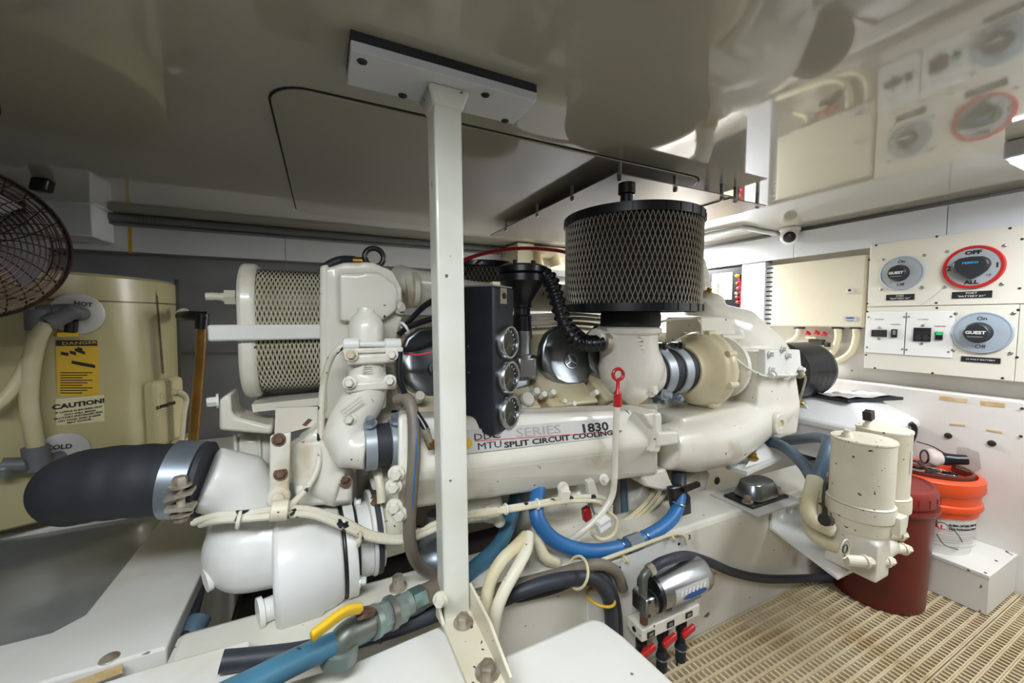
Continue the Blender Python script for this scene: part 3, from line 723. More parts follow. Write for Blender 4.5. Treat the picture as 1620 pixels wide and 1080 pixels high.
# dipstick
ds = hose('dipstick_tube', [(976,640,.69),(974,700,.688),(972,760,.688),(966,790,.688),(945,818,.69),(915,845,.70),(880,868,.74)], .0072, 'cream', E, 12)
dr = PY(978, 592, .69)
MB().torus(dr, (.25,1,0), .0125, .0042, 28, 10).build('dipstick_ring', 'red', ds)
zt_ = PY(977, 640, .69); mb = MB(); mb.lathe(zt_, (dr-zt_), [(-.004,.0095),(.018,.0095),(.020,.007),(.024,.0095),(.028,.009),(.034,.005),((dr-zt_).length-.012,.004)], 16); mb.build('dipstick_handle', 'red', ds)
# things hanging below the manifold
poly(MB(), [(735,792),(795,784),(802,812),(790,828),(735,832)], .80, .92).build('oil_cooler', 'cream', E, bevel=.012)
mb = MB(); mb.tube([PY(770,812,.80), PY(790,822,.77)], [.02,.012], 14); mb.ball(PY(790,824,.77), .014, 12); mb.build('cooler_boss', 'cream', E)
mb = MB(); mb.lathe(PY(865,795,.83), XV, [(-.04,.03),(.06,.05),(.08,.05)], 24); mb.box(PY(840,775,.82), PY(925,835,.95)); mb.build('starter_motor', 'cream', E, voxel=.005, smo=5)
poly(MB(), [(930,762),(940,758),(952,800),(948,812),(938,812)], .72, .735).build('hanger_strap', 'cream', E, bevel=.002)
bolt(PY(890,772,.73), (0,-1,.3), 'cream', E, .010, .014); bolt(PY(955,758,.735), (0,-1,.3), 'cream', E, .009, .010)
MB().obox(PY(892,784,.71), (.012,0,-.003), (0,.008,0), (.003,0,.014)).build('pipe_clip', 'cream', E, bevel=.003)
poly(MB(), [(1012,748),(1055,742),(1062,762),(1068,770),(1050,777),(1022,770)], .76, .84).build('engine_foot', 'cream', E, bevel=.006)
mb = MB(); mb.tube([PY(1000,775,.86), PY(1030,800,.84)], [.04,.03], 16); mb.lathe(PY(990,790,.90), XV, [(-.05,.07),(.04,.07)], 28); mb.build('bell_housing', 'cream', E, voxel=.006, smo=5)
for k in range(3): hose('oil_pipe', [(960+k*9,840,.80),(1000+k*9,815,.79),(1030+k*9,785,.80),(1040+k*9,760,.84)], .0065, 'cream_hose', E, 8)
poly(MB(), [(1070,765),(1112,742),(1125,748),(1112,790),(1075,800)], .84, .95).build('gearbox_case', 'cream', E, bevel=.008)
poly(MB(), [(1040,775),(1100,750),(1100,800),(1040,812)], .95, 1.2).build('gearbox_body', 'cream', E, bevel=.01)
MB().lathe(PY(1134,760,.80), (0,-1,0), [(0,.012),(.002,.012),(.003,.010)], 18).build('mount_ring', 'dark_steel', E)
# rear mount: arm and rubber mount
arm = MB(); a_ = [PY(1146,742,.78), PY(1200,706,.80), PY(1237,728,.74), PY(1180,752,.73)]
arm.prism([p for p in (PY(1148,742,.80), PY(1182,752,.72), PY(1237,728,.72), PY(1205,712,.82))], (0,0,.012))
arm.prism([PY(1178,740,.735), PY(1205,700,.80), PY(1228,722,.735)], (.010,.0,0)); arm.prism([PY(1150,735,.80), PY(1165,728,.82), PY(1185,735,.76)], (.010,0,0))
arm.build('mount_arm', 'white_paint', E, bevel=.002)
bolt(PY(1190,724,.755), (0,-.2,1), 'brass', E, .012, .014)
# wires at the top left
hose('cable', [(690,472,.80),(670,485,.82),(650,505,.84),(640,520,.86),(630,530,.86)], .0062, 'black_plastic', E)
hose('cable', [(690,502,.80),(665,510,.82),(645,518,.84),(632,528,.86)], .0062, 'black_plastic', E)
hose('cable', [(690,541,.78),(665,550,.80),(640,553,.82),(628,548,.84)], .0058, 'black_plastic', E)
hose('cable', [(632,552,.80),(632,600,.77),(650,640,.73),(668,668,.71),(676,682,.70)], .0062, 'black_plastic', E)
hose('sensor_tip', [(672,678,.70),(676,690,.70),(681,704,.70)], .0078, 'chip_metal', E); hose('sensor_tip', [(680,698,.70),(684,708,.70)], .0085, 'brass', E)
hose('wire', [(690,556,.78),(660,561,.80),(640,559,.83)], .0022, mat('pink_wire', '#D0435E', .4), E, 8)
MB().torus(PY(640,519,.84), (1,.2,.6), .013, .003, 16, 6).build('cable_tie', 'white', E)
# =================================================================== stringers, platforms, covers (structure)
ZS = .305
st = slab('trim_stringer', (-.238, .685, -.05), (XB-.045, .83, ZS), 'stringer', bevel=.012)
slab('trim_stringer_far', (-.24, 1.48, -.05), (XB-.045, 1.72, ZS), 'stringer', bevel=.012)
slab('floor_bilge', (-.25, .83, -.05), (XB-.05, 1.48, -.035), 'dark_bilge')
# platform on the left with a smoked window let into it
px1 = -.245; wx1, wy0, wy1 = PZ(200, 890, ZS).x, PZ(60, 1005, ZS).y, PZ(40, 840, ZS).y
plat = thing('raised_platform', 'white painted platform with a smoked window left of the engine', 'platform', (-.9, 1.3, 0))
top = MB().prism([(px1,.80,ZS-.035),(px1,wy1,ZS-.035),(wx1,wy1,ZS-.035),(wx1,wy0+.03,ZS-.035),(wx1-.03,wy0,ZS-.035),(XL+.02,wy0,ZS-.035),(XL+.02,.80,ZS-.035)], (0,0,.035))
top.build('frame_board', 'white_cover', plat, smooth=0, bevel=.004)
MB().box((XL+.02, wy1, ZS-.035), (px1, YA-.01, ZS)).build('rear_board', 'white_cover', plat, bevel=.004)
MB().box((XL+.02, wy0-.02, ZS-.022), (wx1+.02, wy1+.02, ZS-.012)).build('window_pane', 'window_glass', plat, smooth=0)
MB().box((XL+.02, .803, -.05), (px1-.02, YA-.01, ZS-.036)).build('platform_base', 'white_cover', plat, smooth=0)
mb = MB(); p = PZ(173, 1041, ZS); mb.lathe(p, ZV, [(0,.013),(.0015,.012)], 20); mb.build('deck_plug', 'chip_metal', plat)
mb = MB(); p = PZ(150, 1075, ZS-.004); mb.obox(p+Vector((0,0,.002)), (.03,.005,0), (-.002,.007,0), (0,0,.0028)); mb.build('worn_edge', 'glue', plat)
# step the heater stands on
stp = slab('trim_step', (XL+.01, wy1+.08, ZS), (px1-.28, YA-.005, ZS+.035), 'white_cover', bevel=.005)
# loose boards and bench covers nearest the camera
def board(name, label, pix, z, th, m='white_cover', bevel=.004):
    o = MB().prism([PZ(a, b, z)-Vector((0,0,th)) for a, b in pix], (0,0,th)).build(name, m, smooth=0, bevel=bevel)
    return tag(o, label, 'board')
board('loose_board', 'white board lying below the pump housing beside the platform', [(396,1010),(384,1090),(60,1110),(250,1051)], ZS+.024, .024)
board('bench_cover', 'flat white cover board at the left of the steel post foot', [(694,990),(712,1006),(752,1100),(380,1100),(560,1047)], ZS, .02)
bc = board('bench_box', 'white box cover with rounded corner under the hoses beside the post foot', [(795,1036),(925,980),(938,976),(955,981),(985,1003),(1075,1085),(1080,1100),(800,1100)], ZS-.012, .26, bevel=.008)
bx0 = PZ(938,976,ZS-.012)
# white panel fixed on the stringer face
sp1 = MB().prism([PY(a, b, .678) for a, b in ((930,905),(1075,845),(1083,850),(1085,985),(940,1100),(930,1100))], (0,.007,0)).build('stringer_panel', 'white_cover', smooth=0, bevel=.002)
tag(sp1, 'white sheet panel screwed to the stringer behind the small pump', 'panel')
for px, py in ((1074,860),(980,898),(1076,880)): screw(PY(px, py, .678), (0,-1,0), sp1, .004)
hose('edge_cord', [(940,890,.672),(1000,868,.670),(1060,846,.670),(1080,846,.670),(1086,860,.672)], .0045, 'cream_hose', sp1, 8)
for px, py in ((1062,850),(988,884)): MB().torus(PY(px, py, .670), (1,0,.3), .008, .0028, 12, 6).build('cable_tie', 'label_cream', sp1)
# =================================================================== steel post
post = thing('support_post', 'white square steel post bolted between stringer and ceiling', 'post', (.195, .66, ZS))
t0, t1 = PY(704, 150, .665), PY(716, 968, .665); hw = .0235
zc_ = ZC-.028
dirp = (PY(703,140,.665)-PY(719,985,.665)).normalized()
bot = PY(718, 985, .665); topz = bot+dirp*((zc_-bot.z)/dirp.z)
MB().bar(bot, topz, .047, .047, YV).build('post_tube', 'post', post, smooth=0, bevel=.004)
mb = MB(); c = topz; mb.loft([[c+Vector((sx*(hw+.001), sy*(hw+.001), -.03)) for sx, sy in ((-1,-1),(1,-1),(1,1),(-1,1))], [c+Vector((sx*(hw+.010), sy*(hw+.010), -.004)) for sx, sy in ((-1,-1),(1,-1),(1,1),(-1,1))], [c+Vector((sx*(hw+.010), sy*(hw+.010), .0)) for sx, sy in ((-1,-1),(1,-1),(1,1),(-1,1))]])
mb.build('weld', 'post', post, bevel=.004)
A_, B_, C_ = PZ(548, 134, zc_), PZ(556, 78, zc_), PZ(849, 160, zc_)
D_ = PZ(795, 196, zc_)
y0p, y1p = (B_.y+C_.y)/2, A_.y
x0p, x1p = (A_.x+B_.x)/2, C_.x
MB().box((x0p, y0p, zc_), (x1p, y1p, zc_+.014)).build('top_plate', 'white_panel', post, smooth=0, bevel=.0015)
MB().box((x0p, y0p+.001, zc_+.014), (x1p, y1p, ZC-.0005)).build('rubber_pad', 'rubber', post, smooth=0)
for px, py in ((573,97),(637,151),(768,150),(799,191)):
    p = PZ(px, py, zc_); sc_ = MB().lathe(p, (0,0,-1), [(0,.0075),(.0015,.0068),(.002,.003)], 18).build('plate_screw', 'dark_steel', post)
    for k in range(2):
        d = Vector((math.cos(k*PI/2+.4), math.sin(k*PI/2+.4), 0)); MB().bar(p-d*.004-ZV*.002, p+d*.004-ZV*.002, .0012, .0012).build('cross_slot', 'black', sc_)
# foot: channel bracket running towards the camera
f0, f1 = Vector((bot.x, bot.y+.03, 0)), PZ(775, 1095, ZS+.012)
fl = MB().prism([PZ(a, b, ZS+.004) for a, b in ((692,972),(742,962),(806,1095),(742,1095))], (0,0,.008)).build('foot_plate', 'cream_chip', post, smooth=0)
g = [PZ(742,962,ZS+.012), PZ(806,1095,ZS+.012)]
gu = MB().prism([g[0], g[1], g[1]+ZV*.022, g[0]+(g[1]-g[0])*.55+ZV*.045, g[0]+ZV*.048], (.005,0,0)).build('foot_gusset', 'cream_chip', post, smooth=0, bevel=.001)
g2 = [PZ(694,972,ZS+.012), PZ(704,990,ZS+.012)]
MB().prism([g2[0], g2[1], g2[1]+ZV*.004, g2[0]+ZV*.03], (-.005,0,0)).build('foot_gusset', 'cream_chip', post, smooth=0)
for px, py, r in ((733,986,.012),(771,1064,.013)): bolt(PZ(px, py, ZS+.012), ZV, 'chip_metal', post, r, .013)
bolt(PY(697,947,.63), (-.5,-1,.2), 'cream', post, .009, .014)
# =================================================================== gauge box
gb = thing('gauge_box', 'dark navy instrument box with three round gauges beside the post', 'gauge panel', (.30, .75, .7))
Cc = PY(782, 690, .70); ct = PY(784, 452, .70).z
e2 = Vector((PY(813,672,.745).x-Cc.x, .045, 0)); e1 = Vector((-e2.y, e2.x, 0)).normalized()*.13
bp = [Cc, Cc+e2, Cc+e1+e2, Cc+e1]
MB().prism(bp, (0,0,ct-Cc.z)).build('box_body', 'navy_box', gb, smooth=0, bevel=.004)
u2 = e2.normalized(); nrm = u2.cross(ZV); nrm = nrm if nrm.y < 0 else -nrm
u1 = e1.normalized(); nl = Vector((-u1.y, u1.x, 0)); nl = nl if nl.y < 0 else -nl
for px, py in ((800,541),(801,596),(802,650)):
    p = PP(px, py, Cc, nrm); R_ = .0345
    bz = MB().lathe(p, nrm, [(0,R_),(.010,R_),(.013,R_*.95),(.013,R_*.84),(.008,R_*.82)], 36, cap=False).build('gauge', 'steel', gb)
    MB().lathe(p+nrm*.006, nrm, [(0,R_*.84),(.001,R_*.84)], 30).build('dial', 'gauge_face', bz)
    for k in range(11):
        a = math.radians(220-26*k); d = u2*math.cos(a)+ZV*math.sin(a)
        MB().bar(p+nrm*.0075+d*R_*.60, p+nrm*.0075+d*R_*.76, .0012, .0006, nrm).build('tick', 'white', bz)
    MB().bar(p+nrm*.009, p+nrm*.009+(u2*-.4+ZV*-.5)*R_*.8, .0016, .001, nrm).build('needle', 'brass', bz)
p = PP(796, 468, Cc, nrm); sw = MB().obox(p+nrm*.001, u2*.012, ZV*.016, nrm*.001).build('key_plate', 'chip_metal', gb, bevel=.002)
MB().lathe(p+nrm*.002, nrm, [(0,.006),(.002,.006)], 14).build('keyhole', 'black', sw)
for px, py in ((789,486),(802,487)): MB().lathe(PP(px, py, Cc, nrm), nrm, [(0,.0028),(.0008,.0028)], 10).build('screw_hole', 'black', gb)
for px, py in ((741,548),(742,589)): MB().lathe(PP(px, py, Cc, nl), nl, [(0,.0022),(.001,.002)], 10).build('rivet', 'steel', gb)
MB().obox(PP(741,694,Cc,nl)+ZV*.004, u1*.02, ZV*.006, nl*.006).build('latch', 'navy_box', gb, bevel=.002)
MB().prism([p_+ZV*(ct-Cc.z)+(sum(bp, Vector())/4-p_)*.05 for p_ in bp], (0,0,.003)).build('box_lid', 'galv', gb, smooth=0)
MB().obox(PY(783,449,.75), (.008,0,0), (0,.008,0), (0,0,.004)).build('lid_tab', 'label_cream', gb)
MB().box((Cc.x-.06, .80, .62), (Cc.x+.02, .86, .64)).build('mount_bracket', 'cream', gb)
# red cable arcing over the engine
tag(hose('red_cable', [(700,432,1.12),(730,413,1.12),(770,400,1.12),(820,393,1.12),(870,395,1.12),(905,402,1.12),(950,420,1.15)], .0058, 'red_cable', None, 10), 'red hose arching over the engine behind the black oil filler', 'hose')
# =================================================================== hoses round the stringer
def H(name, label, pts, r, m, cat='hose', n=16):
    return tag(hose(name, pts, r, m, None, n), label, cat)
bh = thing('blue_hose', 'bright blue rubber hose curving under the manifold to a black flange', 'hose', PY(930,870,.70))
hose('hose_body', [(852,772,.76),(848,800,.73),(854,828,.71),(880,856,.70),(925,871,.70),(970,868,.70),(1010,855,.70),(1050,832,.71),(1070,808,.73),(1076,780,.75)], .0165, 'blue_hose', bh, 20)
MB().cyl(PY(992,862,.69), PY(1012,854,.69), .0195, n=8).build('hose_union', 'galv', bh, smooth=20)
for px, py in ((984,864),(1022,850),(1073,795)): MB().torus(PY(px, py, .70 if px < 1050 else .735), (1,0,.3) if px < 1050 else (.3,0,1), .0175, .0022, 20, 6).build('hose_clip', 'steel', bh)
fb = poly(MB(), [(1062,772),(1082,768),(1094,786),(1096,828),(1086,838),(1074,832),(1066,800)], .735, .755).build('flange', 'black_plastic', bh, bevel=.006)
MB().bar(PY(1080,775,.73), PY(1105,765,.73), .012, .012).build('flange_lever', 'black_plastic', bh)
hose('flange_pipe', [(1074,745,.80),(1074,775,.77)], .02, 'rubber_hose', bh)
th = H('teal_pipe', 'long faded blue pipe running from the engine down past the yellow valve', [(818,775,.86),(808,820,.82),(790,860,.78),(752,897,.755),(700,935,.725),(640,968,.68),(560,1005,.63),(480,1040,.59),(390,1085,.55),(320,1120,.52)], .0165, 'teal_hose')
th2 = H('dark_pipe', 'dark blue hose lying behind the faded blue pipe under the pump housing', [(350,1046,.668),(400,1041,.667),(470,1032,.666),(540,1016,.666),(600,1000,.668),(640,988,.670),(700,965,.674)], .0145, 'rubber_hose')
H('slate_pipe', 'slate grey elbow pipe standing beside the platform edge', [(316,978,.90),(306,1000,.88),(312,1026,.86),(345,1046,.84)], .019, 'slate_hose')
H('black_cable', 'thin black hose along the edge of the raised platform', [PZ(338,850,.27), PZ(325,900,.27), PZ(305,975,.27), PZ(280,1050,.27)], .009, 'rubber_hose')
b1 = H('brown_hose', 'brownish rubber hose tied along the top of the stringer', [(700,960,.74),(760,940,.70),(820,925,.68),(870,912,.665),(920,898,.655),(950,893,.655),(975,905,.66),(985,930,.665)], .0125, 'brown_hose')
b2 = H('black_hose', 'thick black rubber hose dropping over the stringer into the bench box', [(745,975,.72),(800,945,.68),(850,926,.66),(900,915,.645),(935,915,.64),(958,935,.64),(966,965,.64),(968,1005,.64)], .0145, 'rubber_hose')
H('dark_cable_hose', 'dark hose bending down beside the thick black hose', [(800,948,.70),(880,928,.675),(930,905,.665),(952,912,.66),(968,935,.66),(976,970,.66),(978,1010,.66)], .0115, 'rubber_hose')
H('cream_hose', 'cream corrugated hose hanging behind the post gusset', [(832,848,.70),(815,866,.68),(793,888,.67),(776,920,.665),(769,955,.66),(764,1000,.66)], .0125, 'cream_hose')
H('cream_wrapped_hose', 'cream taped hose hanging in front of the thick black hose', [(836,845,.70),(834,866,.675),(820,895,.65),(800,930,.64),(786,965,.635),(778,1010,.635)], .0115, 'cream_chip')
H('cream_pipe', 'cream painted pipe curving down to the stringer under the manifold', [(838,848,.72),(850,856,.71),(862,880,.70),(880,890,.70)], .0125, 'cream_hose')
for nm, px, py in (('cable_tie',914,905),('cable_tie',950,945)):
    tag(MB().torus(PY(px, py, .645), (1,0,-.5) if px < 930 else (.2,0,1), .030, .003, 22, 6).build(nm, 'label_yellow' if px > 930 else 'label_cream'), 'cream cable tie around the black and brown hoses' if px < 930 else 'yellowed cable tie around the bend of the black hose', 'cable tie')
H('blue_riser', 'narrow blue hose rising behind the dipstick tube', [(985,730,.86),(987,780,.84),(990,850,.82)], .010, 'slate_hose')
# bolt on the stringer below the pump, brown hose pump
tag(bolt(PZ(630, 930, ZS), ZV, 'chip_metal', None, .012, .022, 'foundation_bolt'), 'large hex bolt on the stringer between pump housing and post', 'bolt')
mb = MB(); c = PY(690, 880, .84); mb.ball(c, .055, 18, (1,1,.8)); mb.lathe(c, ZV, [(0,.04),(.05,.035),(.07,.02),(.1,.02)], 20)
tag(mb.build('strainer', 'galv', None, smooth=60), 'rounded grey metal strainer bowl behind the post', 'strainer')
# =================================================================== bronze valve with yellow lever
v = thing('ball_valve', 'bronze ball valve with a yellow lever on the grey pipe', 'valve', PY(580,985,.62))
vp = [PY(*p) for p in ((700,928,.685),(660,945,.665),(600,975,.64),(556,998,.615))]
def seg(name, a, b, r, m, n=20, sm=35): return MB().cyl(PY(*a), PY(*b), r, n=n).build(name, m, v, smooth=sm)
seg('grey_pipe', (716,920,.712), (668,944,.67), .0195, 'brown_hose')
seg('hex_union', (668,944,.67), (648,954,.66), .021, 'bronze', 6, 20)
seg('union_collar', (650,952,.66), (634,961,.655), .019, 'verdigris')
seg('valve_body', (638,960,.655), (590,984,.635), .0225, 'verdigris', 8, 20)
seg('valve_ring', (622,967,.648), (614,971,.645), .026, 'bronze'); seg('valve_ring', (596,981,.638), (588,985,.634), .025, 'verdigris')
seg('valve_neck', (592,983,.636), (570,994,.627), .0195, 'bronze')
mb = MB(); mb.tube(smooth_path([PY(574,992,.628), PY(552,1002,.62), PY(540,1016,.615), PY(536,1036,.612)], 6), [.020]*19, 18).build('elbow', 'bronze', v)
mb = MB(); e_ = PY(537,1034,.612); mb.lathe(e_, (-.1,0,-1), [(-.012,.021),(-.012,.026),(.008,.026),(.008,.02)], 22).build('elbow_lip', 'verdigris', v)
seg('lever_stem', (588,968,.625), (570,972,.60), .007, 'rust')
lv = MB(); q = [PY(572,962,.60), PY(545,968,.585), PY(505,997,.565), PY(492,1008,.56)]
for w_ in (-.004, 0, .004): lv.tube([p+Vector((0,-.3*w_,w_)) for p in smooth_path(q, 5)], [.0055]*16, 8)
lv.build('lever', 'yellow', v, voxel=.0022, smo=4)
MB().bar(PY(588,962,.62), PY(565,966,.60), .016, .004).build('lever_arm', 'rust', v)
# =================================================================== floor grating
def grating(name, label, x0, x1, y0, y1):
    t = thing(name, label, 'grating', ((x0+x1)/2, (y0+y1)/2, 0), 'beige floor gratings')
    pitch = .0245; n = int((y1-y0)/pitch); pitch = (y1-y0)/n
    rail = MB().box((x0, 0, -.022), (x1, .0030, 0)).build('rail', 'beige_grate', t, smooth=0)
    rail.location.y = y0; rail.matrix_parent_inverse = WM(t).inverted()
    slat = MB().box((x0, 0, -.020), (x1, .0032, -.0015)).build('slat', 'beige_grate', t, smooth=0)
    slat.location.y = y0+.0042
    def cp(o, y):
        c = o.copy(); COL.objects.link(c); c.location.y = y; return c
    for i in range(n):
        y = y0+i*pitch
        if i: cp(rail, y); cp(slat, y+.0042)
    cp(rail, y1-.0035)
    mb = MB(); cx = int((x1-x0)/.0160)
    for i in range(n):
        y = y0+i*pitch
        for k in range(cx+1):
            x = x0+(x1-x0-.005)*k/cx
            mb.box((x, y+.0072, -.018), (x+.0055, y+pitch, -.003))
    mb.build('crossbars', 'beige_grate', t, smooth=0, kind='stuff')
    return t
gy1 = .682
grating('floor_grating', 'beige plastic slotted floor grating between the stringer and red bucket', .40, 1.908, .36, gy1)
grating('floor_grating', 'beige plastic slotted floor grating running past the white plinth box', .40, 1.908, -.02, .358)
grating('floor_grating', 'beige plastic slotted floor grating on the entrance side', .40, 1.908, -.42, -.022)
for nm in ((.45, -.40),):
    pass
# =================================================================== oil transfer pump and valve block on the stringer face
tp = thing('transfer_pump', 'small chrome electric pump with blue label above the valve block', 'pump', PY(1060, 960, .63))
pc0, pc1 = PY(1030, 937, .625), PY(1108, 906, .625); pc1 = Vector((pc1.x, .625, pc0.z)); L0 = pc1.x-pc0.x
mot = MB().lathe(pc0, XV, [(0,.030),(0,.037),(.006,.0385),(L0-.004,.0385),(L0,.037),(L0+.004,.034),(L0+.006,.012)], 40).build('motor', 'steel', tp)
MB().lathe(pc0, XV, [(-.004,.030),(-.004,.040),(.006,.040)], 36).build('motor_end_ring', 'black_plastic', tp)
MB().lathe(pc0+XV*L0, XV, [(0,.012),(.018,.012),(.02,.008)], 16).build('motor_knob', 'black_plastic', tp)
lab = MB(); rings = []
for i in range(13):
    a = math.radians(150+i*6.5); rings.append([pc0+Vector((x, .0391*math.cos(a), .0391*math.sin(a)*-1 if False else .0391*math.sin(math.radians(40-i*6.5)))) for x in (L0*.25, L0*.85)])
def mp(x, deg): a = math.radians(deg); return pc0+Vector((x, -.0391*math.cos(a), .0391*math.sin(a)))
MB().loft([[mp(x, d) for x in (L0*.22, L0*.88)] for d in range(-40, 30, 5)], False, False).build('label_plate', 'label_grey', mot)
MB().loft([[mp(x, d)+Vector((0,-.0004,0)) for x in (L0*(.36+.0008*(d+12)**2), L0*(.84-.0006*(d+12)**2))] for d in range(-28, 6, 3)], False, False).build('blue_oval', 'print_blue', mot)
for i in range(7):
    MB().obox(mp(L0*(.33+.075*i), 8)+Vector((0,-.001,0)), (.0035,0,.0), (0,.0005,0), (.001,0,.005)).build('label_mark', 'white', mot)
hd = MB().obox(pc0+Vector((-.022,-.002,-.012)), (.016,0,0), (0,.024,0), (0,0,.022)).build('pump_head', 'alu', tp, bevel=.006)
for dy, dz in ((-.025,.004),(-.025,-.026)): screw(pc0+Vector((-.03,dy,dz)), (0,-1,0), hd, .004)
MB().lathe(pc0+Vector((-.004,-.004,-.016)), XV, [(-.016,.018),(.0,.026),(.012,.026)], 20).build('pump_flange', 'alu', tp)
hose('inlet_elbow', [pc0+Vector((-.024,0,.004)), pc0+Vector((-.024,0,.03)), pc0+Vector((-.022,.0,.045)), pc0+Vector((-.008,0,.054))], .010, 'bronze', tp)
MB().lathe(pc0+Vector((-.010,0,.053)), (1,0,.25), [(0,.013),(.014,.013)], 8).build('hose_nut', 'chip_metal', tp, smooth=20)
hose('outlet_pipe', [pc0+Vector((-.022,-.002,-.03)), pc0+Vector((-.022,-.002,-.062))], .009, 'rust', tp)
MB().obox(PY(1075,943,.655), (.05,0,0), (0,.022,0), (0,0,.004)).build('mount_plate', 'galv', tp)
pstart = pc0+Vector((.0,0,.056))
tag(hose('drain_hose', [pstart, PY(1050,888,.625), PY(1085,879,.64), PY(1120,888,.655), PY(1160,905,.66), PY(1210,915,.66), PY(1270,915,.655), PY(1330,912,.62), PY(1360,915,.58)], .0115, 'rubber_hose', None, 16), 'black rubber hose from the chrome pump along the stringer to the red bucket', 'hose')
vb = thing('valve_block', 'cream valve block with three red handled valves below the chrome pump', 'valve block', PY(1040, 1000, .63))
k0 = PY(985, 976, .676); zt3 = k0.z; kf = PZ(1016, 997, zt3); k1 = PZ(1102, 951, zt3); zb3 = PY(1014, 1018, kf.y).z
MB().box((kf.x, kf.y, zb3), (k1.x, .676, zt3)).build('block', 'cream', vb, bevel=.003)
MB().lathe(Vector((kf.x, (kf.y+.676)/2, (zt3+zb3)/2)), -XV, [(0,.006),(.001,.006)], 14).build('port', 'black', vb)
for px, py in ((1030,1003),(1061,987),(1090,972)):
    p = PY(px, py, kf.y-.001); l_ = MB().obox(p, (.011,0,0), (0,.001,0), (0,0,.0065)).build('name_plate', 'print_black', vb)
    for q in (-.002, .002): MB().obox(p+Vector((0,-.0012,q)), (.006,0,0), (0,.0003,0), (0,0,.0008)).build('engraving', 'print_grey', l_)
for fx_ in (.12, .48, .82):
    x = kf.x+(k1.x-kf.x)*fx_; y = (kf.y+.676)/2
    vv = MB().lathe((x, y, zb3), -ZV, [(0,.010),(.02,.010),(.02,.013),(.045,.013),(.045,.010),(.075,.010)], 16).build('valve_pipe', 'black_plastic', vb)
    MB().obox((x+.004, y-.018, zb3-.034), (.020,0,.006), (0,.005,0), (-.002,0,.0075)).build('red_handle', 'red', vv, bevel=.003)
    MB().cyl((x, y, zb3-.034), (x, y-.016, zb3-.034), .008, n=12).build('handle_hub', 'red', vv)
    MB().lathe((x, y, zb3-.07), -ZV, [(0,.011),(.012,.0125),(.012,.014),(.02,.014),(.02,.0125),(.235,.0125)], 16).build('valve_hose', 'rubber_hose', vv)
    MB().torus((x, y, zb3-.088), ZV, .0135, .002, 18, 6).build('hose_clip', 'steel', vv)
# =================================================================== engine mount
em = thing('engine_mount', 'grey metal engine mount on the stringer under the exhaust casting', 'engine mount', PZ(1195, 790, ZS))
mc = PZ(1196, 788, ZS)
MB().obox(mc+ZV*.002, (.105,0,0), (0,.075,0), (0,0,.002)).build('shim_plate', 'label_grey', em)
MB().obox(mc+ZV*.007, (.085,0,0), (0,.045,0), (0,0,.004)).build('base_plate', 'dark_steel', em, bevel=.002)
r0 = rrect(.125, .085, .03); r1 = rrect(.112, .074, .03); r2 = rrect(.098, .06, .025)
MB().loft([[mc+Vector((a,b,.011)) for a,b in r0], [mc+Vector((a,b,.018)) for a,b in r0], [mc+Vector((a,b,.045)) for a,b in r1], [mc+Vector((a,b,.058)) for a,b in r2]]).build('mount_cap', 'alu_cover', em, smooth=35, bevel=.004)
for sx in (-.072, .072): bolt(mc+Vector((sx,-.02,.011)), ZV, 'chip_metal', em, .010, .016)
# =================================================================== twin fuel filters on a bracket
ff = thing('fuel_filter_unit', 'twin cream fuel filters on an angled bracket in front of the red bucket', 'fuel filter', PY(1330, 900, .55))
zsh = .225; ypl = .677
xb0, xb1 = PY(1221, 830, ypl).x, PY(1266, 820, ypl).x
br = MB().box((xb0, ypl, zsh), (xb1+.02, .684, PY(1221,801,ypl).z)).build('wall_plate', 'white_paint', ff, bevel=.001)
for px, py in ((1232,816),(1248,806),(1260,799),(1232,840),(1260,826)): bolt(PY(px, py, ypl), (0,-1,0), 'white_paint', br, .008, .010)
MB().prism([p_-ZV*.004 for p_ in (Vector((xb0,.684,zsh)), PZ(1325,915,zsh), PZ(1374,891,zsh), Vector((xb1+.02,.684,zsh)))], (0,0,.008)).build('shelf', 'white_paint', ff, smooth=0, bevel=.001)
cx1, cy1, cx2, cy2 = 1.182, .474, 1.343, .496
Z0, Z1 = .332, .554
def fuel(cx, cy, z0, z1, r, lblm='cream_chip'):
    h = z1-z0
    b = MB().lathe((cx,cy,z0), ZV, [(0,r*.55),(0,r*.92),(h*.14,r*.95),(h*.16,r*1.03),(h*.22,r*1.04),(h*.30,r*1.03),(h*.315,r*.95),(h*.97,r*.95),(h*.985,r*.98),(h,r*.97),(h*1.005,r*.5),(h*1.0,r*.25),(h*1.0,0)], 44).build('filter_bowl', lblm, ff, smooth=30)
    MB().lathe((cx,cy,z0+h*.30), ZV, [(0,r*1.035),(.0012,r*1.035)], 44, cap=False).build('bowl_seam', 'black', b)
    return b
f1_ = fuel(cx1, cy1, Z0, Z1, .0645)
f2_ = fuel(cx2, cy2, Z0-.030, Z1-.001, .0595)
for (cx, cy, z) in ((cx1-.03, cy1+.02, Z1), (cx2-.035, cy2+.02, Z1)):
    MB().lathe((cx,cy,z), (0,0,1), [(-.005,.014),(.008,.011),(.012,.007),(.018,.007)], 14).build('bleed_screw', 'cream_chip', ff)
p = Vector((cx2-.035, cy2+.02, Z1+.032)); MB().obox(p, (.010,0,.003), (0,.010,0), (-.003,0,.012)).build('sensor_plug', 'dark_steel', ff, bevel=.002)
MB().lathe((cx2-.035, cy2+.02, Z1+.005), ZV, [(0,.007),(.02,.007)], 12).build('sensor_stem', 'chip_metal', ff)
